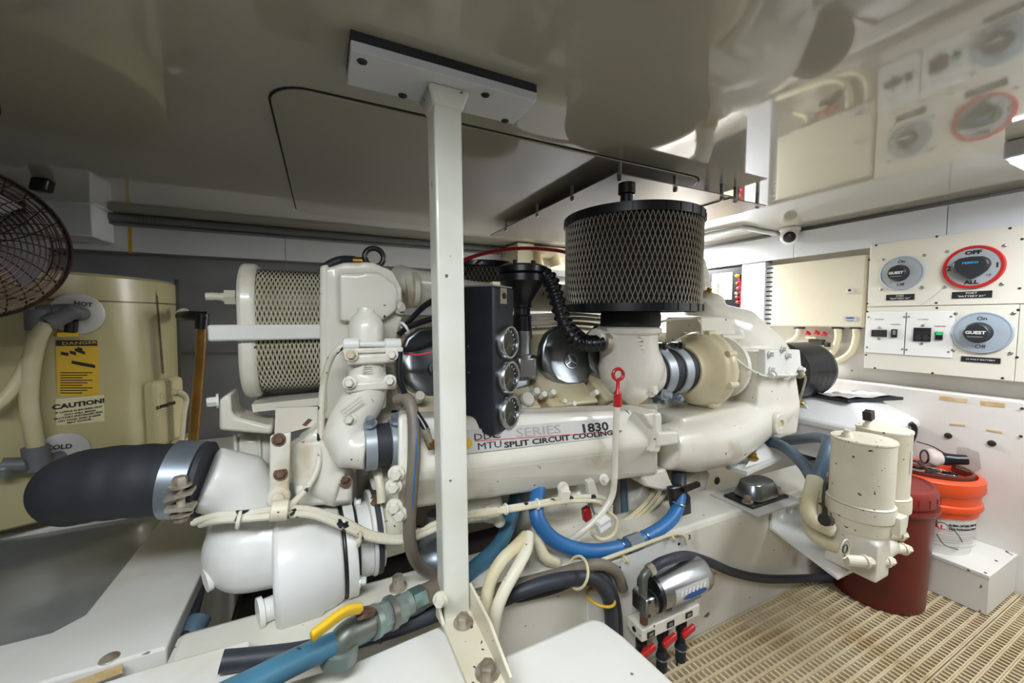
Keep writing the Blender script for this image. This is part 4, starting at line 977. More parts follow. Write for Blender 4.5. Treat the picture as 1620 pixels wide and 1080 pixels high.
# casting below the bowls with bolts and emblem
mb = MB(); mb.box((cx1-.045, cy1-.055, zsh+.006), (cx1+.02, cy1+.05, Z0-.01)); mb.lathe((cx1,cy1,Z0-.07), ZV, [(0,.040),(.03,.052),(.08,.058)], 28)
mb.tube([(cx1+.02,cy1-.02,Z0-.05),(cx1+.075,cy1-.03,Z0-.045)], [.035,.028], 14); mb.tube([(cx2,cy2,Z0-.03),(cx1+.04,cy1,Z0-.03)], [.035,.04], 14); mb.lathe((cx2,cy2,Z0-.06), ZV, [(0,.03),(.04,.05)], 24)
cast = mb.build('filter_head', 'cream', ff, voxel=.004, smo=5)
e = PY(1337, 868, cy1-.057); MB().torus(e, (0,1,0), .020, .0013, 28, 6).build('cast_emblem', 'cream_chip', cast)
MB().torus(e, (0,1,0), .009, .0012, 20, 6, ).build('cast_emblem', 'black', cast)
for px, py, y in ((1421,846,cy1-.05),(1428,868,cy1-.05),(1401,887,cy1-.05),(1455,826,cy1-.0),(1367,888,cy1-.06)):
    p = PY(px, py, y); mb = MB(); mb.cyl(p+Vector((-.03,.02,0)), p, .012, n=14); hexbolt(mb, p, (1,-.5,0), .010, .016); mb.build('head_bolt', 'cream_chip', ff, smooth=25)
MB().obox(PY(1412,826,cy1-.055), (.018,0,0), (0,.02,0), (0,0,.022)).build('head_block', 'cream_chip', ff, bevel=.003)
lp = []
for i in range(9):
    a = math.radians(-95+i*9); lp.append([Vector((cx2+.0572*math.cos(a), cy2+.0572*math.sin(a), z)) for z in (Z0+.115, Z0+.175)])
MB().loft(lp, False, False).build('rating_label', 'label_grey', f2_)
# inlet pipes: blue hoses ending in cream elbows
MB().tube(smooth_path([PY(1284,775,.56), PY(1278,800,.54), PY(1285,822,.52), PY(1316,838,.49)], 6), .017, 16).build('inlet_elbow', 'cream_hose', ff)
MB().tube(smooth_path([PY(1286,800,.57), PY(1284,832,.55), PY(1298,850,.53), PY(1325,862,.50)], 6), .020, 16).build('inlet_elbow', 'cream_hose', ff)
MB().cyl(PY(1284,788,.56), PY(1289,757,.575), .021, .019).build('elbow_sleeve', 'cream_hose', ff)
MB().lathe(PY(1304,822,.48), (1,0,-.3), [(0,.014),(.02,.013)], 10).build('elbow_plug', 'dark_steel', ff)
tag(hose('fuel_hose', [(1288,762,.575),(1275,740,.62),(1255,718,.68),(1230,702,.76),(1195,697,.85)], .0165, 'slate_hose', None, 16), 'slate blue fuel hose rising left from the fuel filters to the engine', 'hose')
tag(hose('fuel_hose', [(1291,762,.575),(1300,735,.575),(1309,708,.58),(1308,696,.61),(1290,692,.68),(1255,696,.80),(1220,698,.9)], .0160, 'slate_hose', None, 16), 'slate blue fuel hose looping over behind the fuel filter', 'hose')
tag(hose('fuel_return_hose', [(1300,790,.63),(1301,760,.63),(1303,735,.64)], .0085, 'slate_hose', None, 12), 'short thin blue hose beside the cream filter elbow', 'hose')
# =================================================================== buckets
def bucket(name, label, c, r, h, mbody, mlid, group):
    b = thing(name, label, 'bucket', c)
    c = Vector(c)
    body = MB().lathe(c, ZV, [(0,.02),(0,r*.90),(.004,r*.91),(h*.80,r*.985),(h*.80,r*1.05),(h*.815,r*1.07),(h*.835,r*1.05),(h*.84,r*.99),(h*.86,r*1.0),(h*.86,r*.9)], 56).build('pail', mbody, b, smooth=40)
    return b, body
rb_c = PZ(1424, 955, 0); rb_c = Vector((1.53, .565, 0))
rb, body = bucket('red_bucket', 'dark red plastic bucket with lid on the floor grating', rb_c, .1205, .365, 'bucket_red', 'lid_red', None)
lid = MB().lathe(rb_c+ZV*.312, ZV, [(0,.113),(0,.122),(.006,.125),(.038,.123),(.046,.119),(.048,.111),(.043,.106),(.042,.02)], 56).build('lid', 'lid_red', rb, smooth=40)
for k in range(24):
    a = 2*PI*k/24; MB().obox(rb_c+Vector((.1235*math.cos(a), .1235*math.sin(a), .330)), (.002*-math.sin(a),.002*math.cos(a),0), (.002*math.cos(a),.002*math.sin(a),0), (0,0,.012)).build('lid_rib', 'lid_red', lid)
MB().lathe(PY(1480,826,.46)+Vector((0,.02,0)), (.4,-1,0), [(0,.014),(.022,.014),(.022,.009)], 16).build('handle_lug', 'bucket_red', rb)
hose('wire_handle', [(1478,826,.45),(1495,828,.44),(1515,845,.44),(1527,868,.45),(1520,870,.45),(1495,862,.45),(1482,845,.445)], .0016, 'dark_steel', rb, 8)
# plinth box
pc = PZ(1561, 974, 0); pzt = PY(1560, 915, pc.y).z
pb = thing('plinth_box', 'white box with screws under the orange lidded oil bucket', 'box', (1.82, .55, 0))
MB().box((pc.x, pc.y, .0), (XB-.047, .72, pzt-.012)).build('box_body', 'white_cover', pb, bevel=.001)
MB().box((pc.x-.001, pc.y-.001, pzt-.012), (XB-.046, .721, pzt)).build('box_top', 'white_cover', pb, bevel=.002)
for px, py in ((1551,927),(1549,966)): screw(PY(px, py, pc.y), (0,-1,0), pb, .005, 'rust')
for px, py in ((1532,902),(1559,906),(1576,887),(1595,868),(1577,858)): screw(PZ(px, py, pzt), ZV, pb, .0035)
ob_c = Vector((1.783, .545, pzt))
ob, body = bucket('oil_bucket', 'white oil bucket with orange rim and lid standing on the white box', ob_c, .118, .235, 'bucket_white', 'orange', None)
MB().lathe(ob_c+ZV*.118, ZV, [(0,.114),(0,.1185),(.018,.119),(.018,.124),(.024,.127),(.036,.125),(.040,.120),(.075,.122)], 56, cap=False).build('rim', 'orange', ob, smooth=40)
lid2 = MB().lathe(ob_c+ZV*.190, ZV, [(0,.11),(0,.127),(.006,.130),(.036,.128),(.042,.122),(.044,.112),(.036,.108),(.022,.104),(.020,.02)], 56).build('lid', 'orange', ob, smooth=40)
MB().lathe(ob_c+ZV*.214, ZV, [(0,.104),(.010,.106),(.030,.104),(.030,.099),(.004,.099)], 48, cap=False, a0=.3, a1=4.4).build('tray_ring', mat('maroon', '#6B2A20', .4), ob)
def wrap_text(s, c, r, a_c, z, size, m, parent, wide=1., bold=0.):
    d = Vector((math.cos(a_c), math.sin(a_c), 0)); t = Vector((-math.sin(a_c), math.cos(a_c), 0))
    o = text(s, c+d*r+ZV*z, t, ZV, size, m, parent, wide=wide, bold=bold)
    for vtx in o.data.vertices:
        w_ = vtx.co-c; s_ = w_.dot(t); dd = w_.dot(d)-r
        a = a_c+s_/r; vtx.co = c+Vector((math.cos(a), math.sin(a), 0))*(r+dd)+ZV*w_.z
    return o
ca = math.atan2(-ob_c.y, -ob_c.x)
wrap_text('TOTAL', ob_c, .1165, ca+.08, .088, .019, 'print_red', body, 1.3, .0006)
wrap_text('RUBIA OPTIMA 15W-40', ob_c, .1165, ca+.86, .098, .0085, 'print_black', body, 1.0, .0004)
wrap_text('High Performance Diesel', ob_c, .1165, ca+.86, .087, .0085, 'print_black', body, 1.0, .0004)
for i, (z, w2) in enumerate(((.070,.5),(.062,.9),(.056,.85),(.050,.9),(.042,.9),(.030,.9))):
    rings = []
    for k in range(13):
        a = ca+.75+(-.5+k/12)*w2*1.4; rings.append([ob_c+Vector((.1155*math.cos(a), .1155*math.sin(a), z+q)) for q in (0,.0016)])
    MB().loft(rings, False, False).build('print_line', 'print_grey', body, smooth=0)
# tools in the lid
tool_spec = [('screwdriver', 'screwdriver with yellow handle in the orange bucket lid', 'yellow', 1448, 738, .1, .4), ('pliers', 'dark pliers lying in the orange bucket lid', 'black_plastic', 1470, 742, .0, -.3), ('wrench', 'steel wrench lying in the orange bucket lid', 'steel', 1492, 752, .2, .8), ('socket_wrench', 'worn ratchet wrench lying in the orange bucket lid', 'dark_steel', 1510, 757, .3, -.6), ('combination_wrench', 'thin spanner crossing the worn ratchet', 'chip_metal', 1530, 762, .5, .2)]
ztool = ob_c.z+.214
for i, (nm, lb, m, px, py, q, ang) in enumerate(tool_spec):
    p = ob_c+Vector((-.06+.032*i, -.05+.022*i, .214)); p.z = ztool+.006+.004*(i % 2); d = Vector((math.cos(ang+1.2), math.sin(ang+1.2), 0))
    if nm == 'screwdriver':
        t = thing(nm, lb, 'tool', p); MB().tube([p-d*.05, p-d*.045, p-d*.01, p], [.007,.010,.010,.006], 10).build('grip', m, t); MB().cyl(p, p+d*.06, .003, n=8).build('shaft', 'steel', t)
    elif nm == 'pliers':
        t = thing(nm, lb, 'tool', p); n_ = Vector((-d.y, d.x, 0))
        for s in (1, -1): MB().tube([p-d*.06+n_*.018*s, p-d*.02+n_*.012*s, p, p+d*.03-n_*.004*s], [.005,.006,.007,.003], 8).build('arm', m, t)
    else:
        t = thing(nm, lb, 'tool', p); MB().bar(p-d*.05, p+d*.05, .010, .006).build('shaft', m, t, bevel=.002)
        MB().torus(p+d*.058, ZV, .010, .004, 16, 6).build('ring_end', m, t); MB().torus(p-d*.057, ZV, .008, .004, 16, 6).build('ring_end', m, t)
for i in range(9):
    a = i*2.4; rr_ = .025+.007*i; p = ob_c+Vector((rr_*math.cos(a)-.005, rr_*math.sin(a)-.01, .2125)); d = Vector((math.cos(a*1.7), math.sin(a*1.7), 0))
    o = MB().lathe(p+ZV*.0075, d, [(-.016,.005),(-.016,.0075),(.004,.0075),(.006,.0055),(.018,.0055),(.018,.003)], 12).build('tool_socket', ('dark_steel', 'steel', 'black_plastic')[i % 3])
    tag(o, ('small dark steel', 'small bright steel', 'small black')[i % 3]+' socket lying loose in the orange bucket lid', 'tool', 'loose sockets in the bucket lid')
# inspection lamp lying across the buckets
il = thing('inspection_lamp', 'translucent hand inspection lamp with black handle behind the buckets', 'lamp', PY(1490,725,.66))
l0, l1, l2 = Vector((1.66, .70, .475)), Vector((1.735, .70, .47)), Vector((1.80, .70, .465))
l0, l1, l2 = PX(1462,722,1.74), PX(1490,726,1.77), PX(1530,727,1.80)
MB().tube([l0, l0+(l1-l0)*.1, (l0+l1)/2, l1], [.018,.027,.029,.017], 20).build('bulb_guard', 'pink_lamp', il, smooth=60)
MB().tube([l1, l1+(l2-l1)*.15, l1+(l2-l1)*.6, l2], [.018,.020,.016,.015], 16).build('grip', 'black_plastic', il)
MB().torus(l0+(l1-l0)*.02, (l1-l0), .020, .003, 22, 6).build('end_hook', 'black_plastic', il)
MB().lathe(PX(1477,735,1.73), (0,-.3,1), [(0,.012),(.004,.013)], 16).build('lamp_cap', 'steel', il)
tag(hose('lamp_cord', [PX(1450,698,1.84),PX(1475,706,1.83),PX(1500,720,1.79)], .0018, 'black_plastic', None, 6), 'thin black cord leading to the inspection lamp', 'cord')
sp2 = MB().prism([PX(a, b, 1.79) for a, b in ((1514,707),(1528,708),(1548,716),(1551,742),(1540,748),(1513,740))], (.003,0,0)).build('clear_guard', 'clear', il, smooth=0)
# =================================================================== white case with papers behind
cs = thing('storage_case', 'white plastic case with black latch on the ledge behind the filters', 'case', (1.74, 1.05, .5))
zc0 = PX(1400, 690, 1.60).z
def cpz(px, py, x): return PX(px, py, x)
q = [PX(1284,668,1.50), PX(1368,690,1.50), PX(1415,668,1.62)]
bx = (1.56, XB-.05); by = (.60, 1.14)
zA0, zA1 = PX(1340,690,1.50).z-.005, .552
r0 = rrect(bx[1]-bx[0], by[1]-by[0], .03); cxx, cyy = sum(bx)/2, sum(by)/2
r1 = rrect(bx[1]-bx[0]-.05, by[1]-by[0]-.05, .03); r2 = rrect(bx[1]-bx[0]-.14, by[1]-by[0]-.14, .03)
MB().loft([[Vector((cxx+a, cyy+b, zA0-.12)) for a,b in r1], [Vector((cxx+a, cyy+b, zA0)) for a,b in r1]]).build('case_body', 'cooler', cs, bevel=.004)
MB().loft([[Vector((cxx+a, cyy+b, zA0-.004)) for a,b in r0], [Vector((cxx+a, cyy+b, zA0+.020)) for a,b in r0], [Vector((cxx+a, cyy+b, zA1-.012)) for a,b in r2], [Vector((cxx+a, cyy+b, zA1)) for a,b in rrect(bx[1]-bx[0]-.17, by[1]-by[0]-.17, .02)]]).build('case_lid', 'cooler', cs, smooth=30, bevel=.006)
lz = zA0+.012; lx = XB-.16
MB().tube(smooth_path([Vector((lx,.596,lz+.012)), Vector((lx+.006,.588,lz+.0)), Vector((lx+.004,.587,lz-.025)), Vector((lx-.004,.592,lz-.055))], 5), .008, 10).build('latch', 'black_plastic', cs)
MB().obox((lx,.600,lz-.055), (.016,0,0), (0,.006,0), (0,0,.010)).build('latch_base', 'black_plastic', cs, bevel=.002)
# bench under the case
slab('trim_bench', (1.60, .84, -.05), (XB-.046, 1.47, zA0-.122), 'wall_white', bevel=.004)
pz_ = zA1+.001
tr = MB().prism([(cxx-.11,.70,pz_),(cxx+.13,.64,pz_),(cxx+.14,.78,pz_),(cxx-.10,.82,pz_)], (0,0,.010)).build('foam_mat', 'rubber', None, smooth=0)
tag(tr, 'dark frayed mat lying on the white case', 'mat')
pp_ = MB()
vs = []; 
for i in range(7):
    for j in range(5): vs.append((cxx-.105+.036*i, .70+.026*j-.008*i, pz_+.0135+.004*math.sin(i*1.7+j*2.1)+.004))
pp_.add(vs, [(i*5+j, i*5+j+1, (i+1)*5+j+1, (i+1)*5+j) for i in range(6) for j in range(4)])
po = pp_.build('crumpled_paper', 'paper', None, smooth=70); po.modifiers.new('s', 'SOLIDIFY').thickness = .002
tag(po, 'pale crumpled sheet lying on the dark mat', 'sheet')
# =================================================================== battery switch panel on the right wall
XPn = XB-.055                                   # face of the panel
def W(px, py, off=0.): return PX(px, py, XPn-off)
RD, UD = Vector((0,-1,0)), ZV                    # reading direction on this wall
pa = thing('switch_panel', 'cream panel with three battery switches and two breaker plates', 'switch panel', W(1490, 600))
yl, yr = W(1372, 480).y, W(1613, 480).y
ztp, zmd, zbt = W(1373, 389).z, W(1440, 486).z, W(1440, 588).z
ztp = W(1500, 371).z; zmd = W(1500, 483).z; zbt = W(1500, 594).z
up_ = MB().box((XPn, yr-.10, zmd+.001), (XB-.002, yl, ztp)).build('upper_plate', 'panel', pa, smooth=0, bevel=.002)
lo_ = MB().box((XPn, yr, zbt), (XB-.002, yl, zmd-.001)).build('lower_plate', 'panel', pa, smooth=0, bevel=.002)
MB().box((XPn, yr-.10, zmd-.001-.0), (XB-.002, yr-.001, zbt)).build('side_plate', 'panel', pa, smooth=0, bevel=.002)
for px, py in ((1386,388),(1482,374),(1598,361),(1375,411),(1372,480),(1481,479),(1613,456),(1482,487),(1372,493),(1611,490),(1370,561),(1609,565),(1384,582),(1475,590),(1586,598),(1617,378)):
    screw(W(px, py), -XV, pa, .0038)
def disc(c, r, t, m, par, n=40, nm='disc'): return MB().lathe(c, -XV, [(0,r),(t*.7,r),(t,r*.97),(t,.001)], n).build(nm, m, par)
def guest(px, py, r, m):
    c = W(px, py); s = MB().lathe(c, -XV, [(0,r),(.006,r),(.008,r*.97),(.008,r*.93),(.0065,r*.92),(.0065,.001)], 52).build('battery_switch', 'dial_blue', pa)
    disc(c-XV*.0064, r*.90, .0012, m, s, 48, 'dial')
    k = MB().lathe(c-XV*.008+RD*-.1*r, -XV, [(0,r*.50),(.004,r*.46),(.020,r*.42),(.022,r*.38),(.022,.001)], 40).build('knob', 'knob', s)
    kc = c-XV*.030+RD*-.1*r
    MB().obox(kc+ZV*r*.37+XV*.01, RD*.004, ZV*.005, XV*.006).build('pointer', 'knob', k, bevel=.001)
    text('GUEST', kc+XV*-.0008, RD, UD, r*.20, 'white', k, wide=1.1, bold=.0004)
    MB().bar(kc+RD*-r*.25-ZV*r*.2-XV*.001, kc+RD*r*.25-ZV*r*.2-XV*.001, .0018, .0006, XV).build('engraving', 'print_grey', k)
    text('On', c-XV*.0082+ZV*r*.68, RD, UD, r*.26, 'print_black', s); text('Off', c-XV*.0082-ZV*r*.68, RD, UD, r*.26, 'print_black', s)
    for i in range(4): MB().bar(c+RD*r*.48+ZV*r*(.14-.07*i)-XV*.0078, c+RD*r*.78+ZV*r*(.14-.07*i)-XV*.0078, .0008, .0004, XV).build('print_line', 'print_grey', s)
    for sy, sz in ((1,1),(1,-1),(-1,1),(-1,-1)): MB().lathe(c+RD*sy*r*.92+ZV*sz*r*.92, -XV, [(0,.0055),(.003,.005),(.0045,.002)], 12).build('screw', 'steel', s)
    return s
guest(1427, 432, .0655*.93, 'dial_grey'); guest(1553.5, 526, .0665, 'dial_blue')
c = W(1540, 422.5); R = .0690
pk = MB().lathe(c, -XV, [(0,R),(.008,R),(.011,R*.97),(.011,R*.88),(.009,R*.86)], 56, cap=False).build('battery_switch', 'red', pa, label='battery switch with red rim')
disc(c-XV*.004, R*.88, .005, 'dial_grey', pk, 52, 'dial')
hp_ = [(-.62,.30),(-.40,.46),(0,.50),(.40,.46),(.62,.30),(.66,.05),(.55,-.22),(.30,-.45),(.0,-.62),(-.30,-.45),(-.55,-.22),(-.66,.05)]
hd_ = MB().prism([c-XV*.009+RD*a*R*.92+ZV*(b*R*.95) for a, b in hp_], -XV*.020).build('selector_handle', 'knob', pk, smooth=30, bevel=.006)
text('PERKO', c-XV*.0296+ZV*R*.18, RD, UD, .0095, mat('print_cyan', '#3EA6E0', .5), hd_, wide=1.2, bold=.0002)
text('OFF', c-XV*.0100+ZV*R*.67, RD, UD, .0165, 'print_black', pk, wide=1.25, bold=.0008); text('ALL', c-XV*.0100-ZV*R*.71, RD, UD, .0155, 'print_black', pk, wide=1.2, bold=.0008)
text('2', c-XV*.0096+RD*-R*.76, RD, UD, .021, 'print_black', pk, bold=.0008); text('1', c-XV*.0096+RD*R*.76, RD, UD, .021, 'print_black', pk, bold=.0008); text('CE', c-XV*.0096+RD*R*.52-ZV*R*.42, RD, UD, .010, 'print_black', pk)
for sy, sz in ((1,.95),(1,-.95),(-1,.95),(-1,-.95)): MB().lathe(c+RD*sy*R*.90+ZV*sz*R*.90, -XV, [(0,.0058),(.003,.005),(.0045,.002)], 12).build('screw', 'steel', pk)
def plate(px, py, w_, h_, lines, size):
    p = W(px, py); o = MB().obox(p-XV*.001, (.001,0,0), (0,w_/2,0), (0,0,h_/2)).build('name_plate', 'print_black', pa, smooth=0)
    for i, s in enumerate(lines): text(s, p-XV*.0023+ZV*(size*.62*(len(lines)-1)-i*size*1.24), RD, UD, size, 'white', o, wide=1.25)
plate(1424, 470, .078, .021, ('STBD', '"BATTERY #1"'), .0074); plate(1537, 466, .088, .022, ('PORT', '"BATTERY #1"'), .0080)
plate(1397.5, 555, .050, .012, ('D.C. POS. 4',), .0066); plate(1466, 558, .052, .013, ('D.C. POS. 4',), .0066); plate(1551, 569, .084, .017, ('12 VOLT BATTERY',), .0062)
# two small white breaker plates
def sub(px0, px1, py0, py1):
    a, b = W(px0, py0), W(px1, py1); y0, y1 = sorted((a.y, b.y)); cz0, cz1 = sorted((a.z, b.z))
    o = MB().box((XPn-.003, y0, cz0), (XPn, y1, cz1)).build('breaker_plate', 'white', pa, smooth=0, bevel=.001)
    for yy in (y0+.008, y1-.008):
        for z_ in (cz0+.02, cz1-.018): screw((XPn-.003, yy, z_), -XV, o, .0036, 'steel')
    return o
s1 = sub(1371, 1432, 494, 561); s2 = sub(1433.5, 1506, 493, 566)
def bxp(px, py, w_, h_, t, m, par, nm): 
    p = W(px, py, .003); return MB().obox(p-XV*t/2, (t/2,0,0), (0,w_/2,0), (0,0,h_/2)).build(nm, m, par, bevel=.001)
for par, px, py, w_, h_ in ((s1,1391,527,.046,.026),(s2,1459,529,.045,.048)):
    b_ = bxp(px, py, w_, h_, .004, 'black_plastic', par, 'breaker')
    p = W(px, py, .007)
    for dz in (-.008, 0., .008): MB().obox(p+ZV*dz, (.001,0,0), (0,w_*.42,0), (0,0,.0022)).build('breaker_ridge', 'knob', b_)
    for sz in (1, -1): MB().lathe(W(px, py, .003)+ZV*sz*(h_/2+.008), -XV, [(0,.005),(.003,.004)], 12).build('screw', 'steel', b_)
for dx in (-.010, .010): MB().lathe(W(1459, 534, .008)+RD*dx, -XV, [(0,.009),(.004,.009)], 16).build('breaker_button', 'knob', s2)
t_ = bxp(1415, 527, .017, .030, .005, 'black_plastic', s1, 'toggle_switch'); MB().obox(W(1415, 526, .010), (.003,0,0), (0,.004,0), (0,0,.008)).build('toggle', 'steel', t_)
t_ = bxp(1486, 531, .018, .028, .005, 'black_plastic', s2, 'rocker_switch'); MB().obox(W(1486, 527, .009), (.002,0,0), (0,.007,0), (0,0,.006)).build('green_lens', 'green_led', t_)
for par, px, py, m in ((s1,1391,505,'print_grey'),(s1,1416,513,'print_grey'),(s2,1460,505,'print_grey')):
    text('D.C. MAIN' if px != 1416 else 'CHARGER', W(px, py, .0036), RD, UD, .006, m, par)
text('MAIN PUMP', W(1487, 516, .0036), RD, UD, .0055, 'print_red', s2)
a, b = W(1453, 485, .0006), W(1496, 453, .0006); MB().bar(a, b, .0008, .0006, XV).build('scratch_line', 'print_grey', up_)
# =================================================================== controller cabinet
XC = XB-.040
def V(px, py, x=XC): return PX(px, py, x)
cb_ = thing('control_cabinet', 'cream control cabinet with a slotted edge left of the switch panel', 'cabinet', V(1295, 520))
y0, y1 = V(1369, 450).y, V(1222, 450).y; z0, z1 = V(1295, 517).z, V(1295, 411).z
MB().box((XC, y0, z0), (XB-.002, y1, z1)).build('door', 'cabinet', cb_, smooth=0, bevel=.006)
ys_ = V(1210, 450).y
MB().box((XC+.006, y1+.001, z0), (XB-.002, ys_, z1)).build('vent_strip', 'white_panel', cb_, smooth=0)
for i in range(13):
    z = z0+.012+(z1-z0-.024)*i/12
    MB().box((XC+.004, y1+.004, z-.003), (XC+.0065, ys_-.004, z+.003)).build('vent_slot', 'dark_slot', cb_, smooth=0)
lk = MB().obox(V(1345, 460)-XV*.002, (.002,0,0), (0,.013,0), (0,0,.009)).build('lock_plate', 'panel', cb_, bevel=.001); MB().lathe(V(1345,459)-XV*.004, -XV, [(0,.005),(.003,.005)], 14).build('lock', 'dark_steel', lk)
lb = MB().obox(V(1345, 504)-XV*.001, (.001,0,0), (0,.022,0), (0,0,.009)).build('brand_label', 'label_grey', cb_); text('mtu', V(1345,502.5)-XV*.0022, RD, UD, .013, 'print_blue', lb, wide=1.3, bold=.0006); MB().obox(V(1345,507)-XV*.002, (.0003,0,0), (0,.012,0), (0,0,.0012)).build('print_line', 'print_blue', lb)
for px in (1262, 1323, 1352):
    p = V(px, 517.5); MB().obox(p+XV*.012-ZV*.003, (.010,0,0), (0,.019 if px != 1262 else .02,0), (0,0,.004)).build('cable_gland', 'black_plastic', cb_, bevel=.002)
for px in (1323, 1352):
    dy = 1 if px == 1323 else 0
    p = V(px, 520)+XV*.012
    tag(hose('cabinet_hose', [p, V(px, 535)+XV*.012, V(px-8, 558)+XV*.008, V(px-32, 572)+XV*.004, V(px-70, 574), V(px-110, 575)], .0125, 'cream_hose', None, 14), 'cream cable hose bending left from under the control cabinet' if dy else 'outer cream cable hose sweeping left below the control cabinet', 'hose')
tag(hose('cabinet_cable', [V(1262,520)+XV*.012, V(1258,533)+XV*.01, V(1240,545)+XV*.01], .010, 'cream_hose', None, 12), 'short cream cable hose under the slotted cabinet edge', 'hose')
# red terminals under the cabinet
tm = thing('battery_terminal', 'red capped cable terminals on a fuse block under the cabinet', 'terminal', V(1290, 540))
MB().obox(V(1290,541)+XV*.01, (.012,0,0), (0,.028,0), (0,0,.012)).build('fuse_block', 'dark_steel', tm, bevel=.003)
MB().obox(V(1283,534)+XV*.005, (.010,0,0), (0,.02,0), (0,0,.003)).build('fuse_cover', 'label_cream', tm)
for px, py in ((1274,528),(1288,527),(1300,529)): MB().tube([V(px,py), V(px+3,py-2), V(px+8,py+1)], [.007,.010,.006], 10).build('terminal_cap', 'red', tm)
MB().obox(V(1309,545), (.010,0,0), (0,.008,0), (0,0,.010)).build('block_end', 'black_plastic', tm, bevel=.002)
# white column, black battery charger
col = MB().box((XC-.005, V(1211,450).y, .62), (XB-.002, V(1174,450).y, V(1190,417).z)).build('wall_column', 'white_panel', None, smooth=0, bevel=.002); tag(col, 'flat white panel upright between charger and control cabinet', 'panel')
ch = thing('battery_charger', 'black charger with a white warning label and red terminals by the corner', 'charger', V(1145, 470))
y0, y1 = V(1176, 450).y, V(1112, 450).y
MB().box((XC+.005, y0, .70), (XB-.002, y1, V(1150,424).z)).build('case', 'black_plastic', ch, smooth=0, bevel=.003)
l0, l1 = V(1157, 470).y, V(1125, 470).y
lb = MB().box((XC+.003, l0, V(1140,474).z), (XC+.0049, l1, V(1140,432).z)).build('warning_label', 'label_cream', ch, smooth=0)
MB().box((XC+.002, V(1132,470).y, V(1140,472).z), (XC+.003, l1-.004, V(1140,434).z)).build('red_strip', mat('pale_red', '#D8A49A', .6), lb, smooth=0)
text('DANGER', Vector((XC+.0022, V(1135.5,460).y, V(1140,458).z)), ZV, Vector((0,1,0)), .016, 'print_black', lb, bold=.0006)
for i in range(6): 
    y = V(1142+i*2.2, 455).y; MB().box((XC+.002, y-.0016, V(1140,468-i).z), (XC+.003, y, V(1140,438+i).z)).build('print_line', 'print_grey', lb, smooth=0)
for px, py, m in ((1168,448,'red'),(1169,456,'red'),(1167,470,'red'),(1168,478,'red'),(1167,436,'yellow'),(1166,464,'steel')): MB().ball(V(px, py)-XV*.002, .010, 12, (1,1.2,.9)).build('terminal_cap', m, ch)
hose('terminal_cable', [V(1169,438), V(1172,460), V(1172,490)], .005, 'red_cable', ch, 8)
# dome camera
dc = thing('security_camera', 'small white dome security camera mounted under the ceiling corner', 'camera', PX(1249, 360, XS))
q = PX(1249, 374, XS-.035)
MB().lathe(Vector((q.x+.002, q.y, ZC-.0005)), -ZV, [(0,.040),(.012,.040),(.016,.036),(ZC-q.z-.01,.036)], 36).build('housing', 'white', dc, bevel=.003)
fw_ = (CAM-q).normalized()
MB().ball(q, .036, 24).build('ball', 'white', dc)
MB().lathe(q+fw_*.020, fw_+Vector((0,0,-.15)), [(0,.032),(.012,.029),(.016,.024),(.012,.022)], 32, cap=False).build('lens_ring', 'white', dc)
ln = MB().lathe(q+fw_*.030, fw_+Vector((0,0,-.15)), [(0,.0225),(.006,.0225),(.008,.018)], 28).build('lens_window', 'black_plastic', dc)
MB().lathe(q+fw_*.038+ZV*.002, fw_+Vector((0,0,-.25)), [(0,.009),(.002,.008)], 18).build('lens', 'glass', ln); MB().ball(q+fw_*.039+ZV*.007, .003, 8).build('red_led', 'ir_led', ln)
# conduit on the ceiling in the corner
cpts = [PZ(1240,372,ZC-.010), PZ(1205,366,ZC-.010), PZ(1182,361,ZC-.010), PZ(1172,360,ZC-.010), PZ(1160,362,ZC-.010), PZ(1120,370,ZC-.010), PZ(1080,380,ZC-.010)]
cdt = tag(MB().tube(cpts, .0095, 12).build('ceiling_conduit', 'white_panel', None), 'white conduit bent along the ceiling beside the dome camera', 'conduit')
for px, py in ((1177,361),(1222,369)): MB().torus(PZ(px, py, ZC-.010), XV, .011, .002, 14, 6).build('clip', 'white', cdt)
# =================================================================== aluminium plate hung under the ceiling
zp = 1.205
pl_ = thing('ceiling_plate', 'thin aluminium heat plate hung on standoffs above the air filter', 'plate', (.9, 1.2, zp))
n_l, n_r = PZ(975,274,zp), PZ(1161,314,zp); f_l = PZ(764,371,zp)
yn = n_l.y; yfar = f_l.y; xl_, xr_ = n_l.x, n_r.x
MB().prism([(xl_,yn,zp),(xr_,yn,zp),(xr_,yfar,zp),(xl_-.0,yfar,zp)], (0,0,.003)).build('main_plate', 'alu_plate', pl_, smooth=0)
x2 = PZ(1212,326,zp-.004).x; yn2 = PZ(1212,326,zp-.004).y
MB().prism([(xr_-.02,yn2,zp-.0035),(x2,yn2,zp-.0035),(x2,yn2+.55,zp-.0035),(xr_-.02,yn2+.55,zp-.0035)], (0,0,.003)).build('side_plate', 'alu_plate', pl_, smooth=0)
def stand(p):
    s = MB().cyl(Vector((p.x,p.y,zp+.003)), Vector((p.x,p.y,ZC-.0005)), .0055, n=12).build('standoff', 'steel', pl_)
    MB().lathe(Vector((p.x,p.y,zp-.0035)), -ZV, [(-.0035,.006),(.003,.006),(.006,.003)], 10).build('nut', 'steel', s)
for px, py in ((980,281),(1068,299),(1142,313),(905,313),(850,339),(800,362)):
    q = PZ(px, py, zp); stand(Vector((min(max(q.x,xl_+.01),xr_-.01), max(q.y,yn+.012), 0)))
for px, py in ((1163,319),(1208,330),(1122,350)):
    q = PZ(px, py, zp-.004); stand(Vector((min(q.x, x2-.012), max(q.y,yn2+.012), 0)))
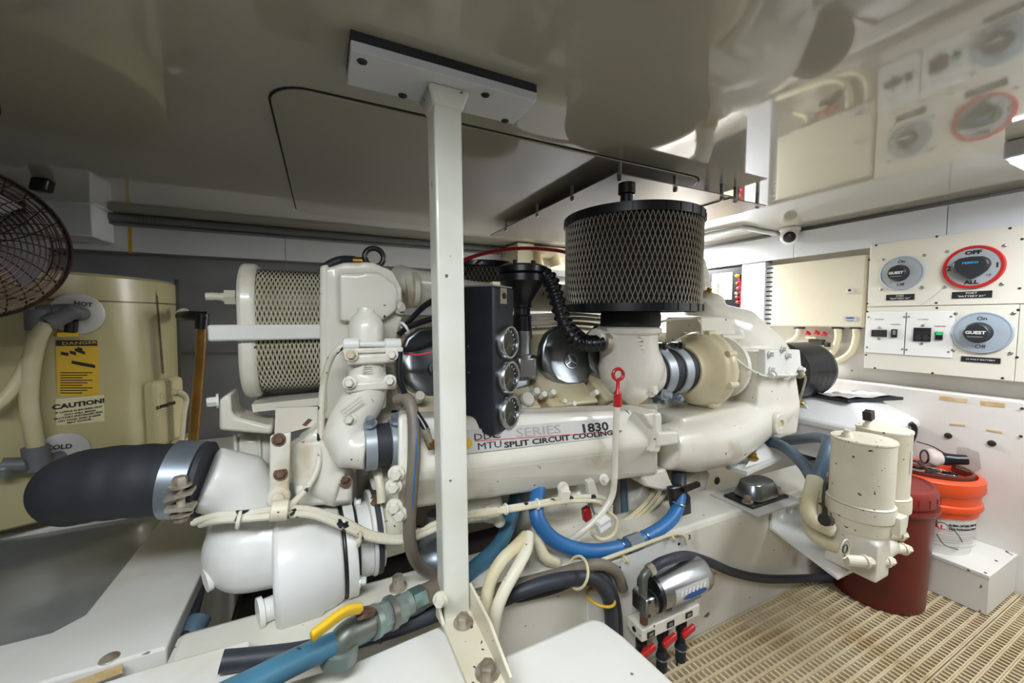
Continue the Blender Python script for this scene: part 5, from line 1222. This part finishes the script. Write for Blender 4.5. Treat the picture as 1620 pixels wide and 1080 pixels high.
# =================================================================== left side: cable tray, junction box, heater, fan
ct = thing('cable_tray', 'grey ribbed cable tray along the ceiling over the white fascia', 'cable tray', (0, YS-.03, ZC-.03))
yt_ = YS-.034; xa, xb_ = PY(130, 336, yt_).x, PY(806, 386, 1.9).x
MB().cyl((xa, yt_, ZC-.018), (xb_, yt_, ZC-.018), .0165, n=18).build('conduit', 'grey_pvc', ct)
MB().box((xa, yt_+.018, ZC-.040), (xb_, YS-.001, ZC-.001)).build('tray', 'brown_hose', ct, smooth=0)
MB().box((xa, yt_-.010, ZC-.042), (xb_, yt_+.03, ZC-.037)).build('tray_lip', 'grey_pvc', ct, smooth=0)
nr = 150
rib = MB().torus((xa, yt_, ZC-.018), XV, .0168, .0014, 14, 5).build('rib', 'grey_pvc', ct)
for i in range(1, nr):
    c = rib.copy(); COL.objects.link(c); c.location.x += (xb_-xa)*i/nr
jb = thing('junction_box', 'pale grey junction box at the end of the cable tray beside the fan', 'box', PY(105, 350, 1.90))
q = PY(100, 348, 1.90); MB().box((q.x-.09, 1.90, q.z-.05), (q.x+.075, YS-.001, q.z+.065)).build('box_body', 'white_panel', jb, bevel=.006)
MB().box((q.x-.097, 1.893, q.z+.065), (q.x+.09, YS-.001, ZC-.001)).build('box_lid', 'white_panel', jb, bevel=.003)
q = PY(204, 372, YS-.001); gl = MB().prism([PY(202,350,YS-.0012), PY(208,350,YS-.0012), PY(209,400,YS-.0012), PY(203,400,YS-.0012)], (0,.001,0)).build('glue_run', 'label_yellow'); tag(gl, 'yellow strip of old sealant on the fascia above the heater', 'sealant')
# duct pieces on the back wall to the right of the post
q0, q1 = PY(812, 386, 1.9), PY(838, 424, 1.9)
dk = thing('air_duct', 'cream duct on the back wall above the red hose', 'duct', q0)
MB().box((q0.x, 1.85, q1.z), (q1.x, YS-.002, q0.z)).build('duct_end', 'cabinet', dk, bevel=.004)
MB().box((q1.x+.003, 1.88, q1.z-.005), (q1.x+.35, YS-.002, q0.z+.0)).build('duct_body', 'cream', dk, bevel=.004)
MB().tube([PY(852,425,1.86), PY(850,400,1.85), PY(875,400,1.84), PY(880,420,1.84)], .035, 14).build('duct_elbow', 'cream_tan', dk, smooth=60)
# ---- water heater
hc_ = Vector((-.86, 1.66, 0)); hr = .34
zt_h, zb_h = PY(200, 434, 1.42).z, ZS+.036
# radius and place from its right silhouette at x=283
def sil(cx, cy, r):
    d = Vector((cx, cy)); L = d.length; a = math.atan2(d.x, d.y)+math.asin(r/L); v = Vector((math.sin(a), math.cos(a))); 
    return 810+FPX*(v.x*_r.x+v.y*_r.y)/(v.x*_f0.x+v.y*_f0.y)
lo, hi = -1.4, -.3
for _ in range(40):
    mid = (lo+hi)/2
    if sil(mid, hc_.y, hr) < 284: lo = mid
    else: hi = mid
hc_.x = lo
wh = thing('water_heater', 'cream cylindrical water heater tank on the step by the back wall', 'water heater', (hc_.x, hc_.y, zb_h))
hh = zt_h-zb_h
tk = MB().lathe((hc_.x,hc_.y,zb_h), ZV, [(0,.05),(0,hr*.98),(.006,hr),(hh-.075,hr),(hh-.073,hr-.003),(hh-.071,hr),(hh-.008,hr),(hh,hr-.008),(hh,.05)], 80).build('tank_shell', 'tank', wh, smooth=30)
MB().lathe((hc_.x,hc_.y,zb_h+hh-.0735), ZV, [(0,hr+.0005),(.0025,hr+.0005)], 80, cap=False).build('lid_seam', 'dark_steel', wh)
def TK(px, py, off=0.):                            # point on the tank surface seen at a pixel
    d = ray(px, py); a = d.x**2+d.y**2; b = -2*(d.x*hc_.x+d.y*hc_.y); c = hc_.x**2+hc_.y**2-(hr+off)**2
    q = max(0, b*b-4*a*c); t = (-b-math.sqrt(q))/(2*a); return CAM+d*t
def tang(p): n = Vector((p.x-hc_.x, p.y-hc_.y, 0)).normalized(); return n, Vector((-n.y, n.x, 0))
def patch(name, pix4, m, par, off=.0012):
    """four-cornered sticker wrapped on the tank"""
    a, b, c, d = [TK(px, py) for px, py in pix4]
    def ang(p): return math.atan2(p.y-hc_.y, p.x-hc_.x)
    rings = []
    for i in range(9):
        t = i/8; q0 = a.lerp(b, t); q1 = d.lerp(c, t); row = []
        for q in (q0, q1):
            n, _ = tang(q); row.append(Vector((hc_.x, hc_.y, q.z))+n*(hr+off))
        rings.append(row)
    return MB().loft(rings, False, False).build(name, m, par, smooth=60)
def wtext(s, px, py, size, m, par, wide=1., bold=0., tilt=0., off=.002):
    p = TK(px, py); n, t = tang(p); a_c = math.atan2(n.y, n.x)
    o = text(s, p+n*off, t+ZV*tilt, ZV, size, m, par, wide=wide, bold=bold)
    c = Vector((hc_.x, hc_.y, 0))
    for v_ in o.data.vertices:
        w_ = v_.co-c; s_ = w_.dot(t); dd = w_.dot(n)
        a = a_c+s_/hr; v_.co = c+Vector((math.cos(a), math.sin(a), 0))*dd+ZV*w_.z
    return o
yb_ = patch('danger_sticker', [(88,546),(155,546),(157,625),(91,626)], 'label_yellow', wh)
bl = patch('sticker_header', [(88,538),(153,538),(154,547),(88,547)], 'print_black', wh, .0016)
wtext('DANGER', 126, 542.5, .0105, 'label_yellow', bl, 1.5)
wtext('!', 99, 542.5, .0105, 'label_yellow', bl, 1.6)
for a, b in (((96,558),(108,560)),((110,556),(120,559)),((118,552),(134,558)),((122,550),(130,553)),((113,572),(150,579))):
    patch('pictogram', [(a[0],a[1]-2),(b[0],b[1]-2),(b[0],b[1]+3),(a[0],a[1]+3)], 'print_black', yb_, .0018)
patch('pictogram_hand', [(120,572),(146,576),(149,582),(122,577)], 'print_black', yb_, .0018)
for i in range(9): patch('print_line', [(95,588.5+i*4),(146-(i%3)*8,588.5+i*4),(146-(i%3)*8,590+i*4),(95,590+i*4)], 'print_black', yb_, .0018)
cs_ = patch('caution_sticker', [(88,631),(164,624),(165,666),(89,673)], 'label_cream', wh)
wtext('CAUTION!', 126, 639, .0165, 'print_black', cs_, 1.2, .0006)
for i, s in enumerate(('IF NIPPLE IS BACKED OUT', 'YOU WILL BREAK', 'FACTORY INSTALLED SEAL', 'ON TANK AND A LEAK', 'MAY OCCUR.')): wtext(s, 126+(i%2), 648+i*4.4, .0064, 'print_black', cs_, 1.15, .0001)
# flanges HOT and COLD with grey fittings
def rosette(px, py, r, s, tpx, tpy, size):
    p = TK(px, py); n, t = tang(p); o = MB().lathe(p+n*.001, n, [(0,r),(.004,r),(.006,r-.004),(.006,.01)], 40).build('rosette', 'label_grey', wh)
    q = TK(tpx, tpy); text(s, q+n*.010, t-ZV*.15, ZV, size, 'print_black', o, bold=.0003); return p, n, t, o
p, n, t, o = rosette(122, 496, .052, 'HOT', 129, 481, .016)
def F(px, py, off): return TK(px, py, off)
hose('hot_tee', [F(128,496,.01), F(126,496,.04), F(112,492,.055), F(78,494,.06)], .018, 'grey_pvc', wh)
MB().cyl(F(112,492,.06), F(72,512,.07), .020, n=20).build('hot_elbow', 'grey_pvc', wh)
MB().cyl(F(58,490,.06), F(60,522,.06), .020, n=20).build('hot_elbow', 'grey_pvc', wh)
MB().cyl(F(58,494,.06), F(80,492,.06), .016, n=18).build('hot_elbow', 'grey_pvc', wh)
MB().obox(F(105,529,.03), t*.018, n*.01, ZV*.005).build('valve_handle', 'yellow', wh); MB().cyl(F(114,506,.04), F(112,524,.03), .012).build('relief_valve', 'dark_steel', wh)
p, n, t, o = rosette(97, 716, .050, 'COLD', 92, 706, .016)
MB().cyl(F(56,706,.05), F(60,742,.05), .023, n=20).build('cold_elbow', 'grey_pvc', wh)
MB().cyl(F(58,734,.05), F(2,736,.05), .017, n=18).build('cold_pipe', 'grey_pvc', wh)
MB().torus(F(40,734,.05), t, .020, .003, 20, 6).build('hose_clip', 'steel', wh)
MB().cyl(F(62,735,.05), F(95,722,.01), .015, n=16).build('cold_nipple', 'grey_pvc', wh)
tag(hose('water_hose', [F(72,512,.07), F(58,540,.075), F(48,590,.07), F(46,640,.06), F(52,680,.055), F(57,706,.05)], .0155, 'tan_hose', None, 18), 'cream water hose hanging from the hot to the cold heater fitting', 'hose')
tag(hose('water_hose', [F(60,520,.065), F(50,560,.065), F(30,600,.065), F(8,628,.07), F(-20,650,.08)], .0135, 'tan_hose', None, 18), 'cream water hose sweeping away left below the fan', 'hose')
tag(MB().lathe(F(5,740,.05), ZV, [(-.02,.014),(.0,.02),(.01,.014)], 16).build('hose_bib', 'verdigris', None), 'green corroded drain valve below the heater fitting', 'valve')
q = PZ(48, 782, zb_h+.001); tag(MB().obox(q+ZV*.006, (.026,.004,0), (0,.01,0), (0,0,.005)).build('yellow_valve_lever', 'yellow', None, bevel=.002), 'small yellow valve lever lying on the step under the heater', 'lever')
# torn seam and control box
patch('torn_seam', [(246,462),(249,470),(259,590),(256,592)], 'rust', wh, .0016)
p = TK(258, 650); n, t = tang(p)
z0, z1 = TK(258,700).z, TK(258,598).z; hw_ = .062
cbx = MB().prism([p*1+t*a+ZV*(b+(z0+z1)/2-p.z)-n*.03 for a, b in rrect(.125, z1-z0, .018)], n*.055).build('control_box', 'tank_lid', wh, smooth=40, bevel=.010)
pf = p+n*.0255
def CB(px, py, off=0.): return PP(px, py, pf+n*off, n)
text('SUPERSTOR', CB(263,641,.001), t, ZV, .0135, 'print_black', cbx, wide=1.2, bold=.0005)
for i in range(3): MB().bar(CB(249,650+i*4,.0008), CB(276,646+i*4,.0008), .0009, .0006, n).build('print_line', 'print_grey', cbx)
MB().lathe(CB(256,625,.0), n, [(0,.008),(.001,.008),(.001,.006)], 18, cap=False).build('cast_mark', 'tank_lid', cbx)
MB().lathe(CB(272,621,-.012), n, [(0,.010),(.016,.010)], 14).build('gland', 'black_plastic', cbx)
hose('conduit', [CB(275,620,.006), CB(287,622,.004), CB(294,632,.0), CB(290,655,.0), CB(286,700,.0)], .009, 'cream_hose', wh)
MB().bar(TK(279,442,.003), TK(287,690,.003), .010, .004, YV).build('edge_strip', 'dark_steel', wh)
# brown sight pipe beside the heater
pp = thing('sight_pipe', 'amber stained plastic pipe with black fitting between heater and guard', 'pipe', PY(310, 690, 1.55))
hose('pipe', [(320,512,1.55),(316,580,1.55),(306,695,1.55),(300,740,1.55)], .014, 'oil_amber', pp)
hose('elbow', [(286,500,1.6),(300,499,1.56),(318,500,1.55),(328,500,1.55)], .0155, 'black_plastic', pp); MB().cyl(PY(320,496,1.55), PY(319,520,1.55), .0185).build('sleeve', 'black_plastic', pp)
MB().lathe(PY(290,497,1.62), (.6,-.8,0), [(0,.02),(.004,.02)], 20).build('wall_rosette', 'label_grey', pp)
hose('wall_pipe', [(285,559,YA-.02),(380,559,YA-.02)], .006, 'grey_pvc', pp)
# ---- fan
fn_ = thing('cage_fan', 'rusty wire cage fan hanging from the ceiling at the left', 'fan', PY(-25, 380, 1.02))
fc_ = PY(-72, 382, 1.04); fa = Vector((.55, -.80, -.12)).normalized(); FRd = .137
t1 = fa.cross(ZV).normalized(); t2 = t1.cross(fa)
def fp(r, a, h): return fc_+fa*h+(t1*math.cos(a)+t2*math.sin(a))*r
def dome(r): return .055*math.sqrt(max(0, 1-(r/FRd)**2.6))
for side in (1, -1):
    for k, r in enumerate([.018+.0078*i for i in range(16)]):
        MB().torus(fc_+fa*side*dome(r), fa, r, .0011, 44, 5).build('cage_ring', 'fan_cage', fn_)
    for k in range(28):
        a = 2*PI*k/28+(.1 if side < 0 else 0)
        MB().tube([fp(r, a+(r/FRd)*.55*side, side*dome(r)) for r in (.02,.04,.065,.09,.11,.126,FRd)], .0011, 5).build('cage_spoke', 'fan_cage', fn_)
MB().torus(fc_, fa, FRd, .0030, 52, 8).build('rim_ring', 'fan_cage', fn_); MB().torus(fc_+fa*.012, fa, FRd-.001, .002, 52, 6).build('rim_ring', 'fan_cage', fn_)
for k in range(4):
    a = k*PI/2+.3; rings = []
    for i in range(6):
        r = .025+.085*i/5; w_ = .35+.16*i/5
        rings.append([fp(r, a-w_, .010), fp(r, a, .0), fp(r, a+w_, -.012), fp(r, a, -.0015)])
    MB().loft(rings).build('blade', 'fan_blade', fn_, smooth=60)
MB().lathe(fc_-fa*.05, fa, [(0,.03),(.03,.035),(.055,.03),(.07,.022)], 24).build('motor', 'black_plastic', fn_)
up0 = fc_-fa*.02
MB().tube(smooth_path([fp(FRd, PI/2, 0), Vector((fc_.x, fc_.y, fc_.z+FRd+.03)), Vector((fc_.x+.0, fc_.y+.02, ZC-.02))], 5), .006, 8).build('bracket', 'dark_steel', fn_)
MB().box((fc_.x-.04, fc_.y-.02, ZC-.022), (fc_.x+.04, fc_.y+.06, ZC-.0005)).build('ceiling_bracket', 'dark_steel', fn_, bevel=.003)
q = PZ(66, 283, ZC); q.z = ZC-.0185; bk = MB().obox(q, (.019,0,0), (0,.02,0), (.004,0,.018)).build('black_block', 'black_plastic', None, bevel=.006); tag(bk, 'small black box stuck to the ceiling beside the fan', 'box')
bk.location.z = ZC-.0275-q.z if False else 0
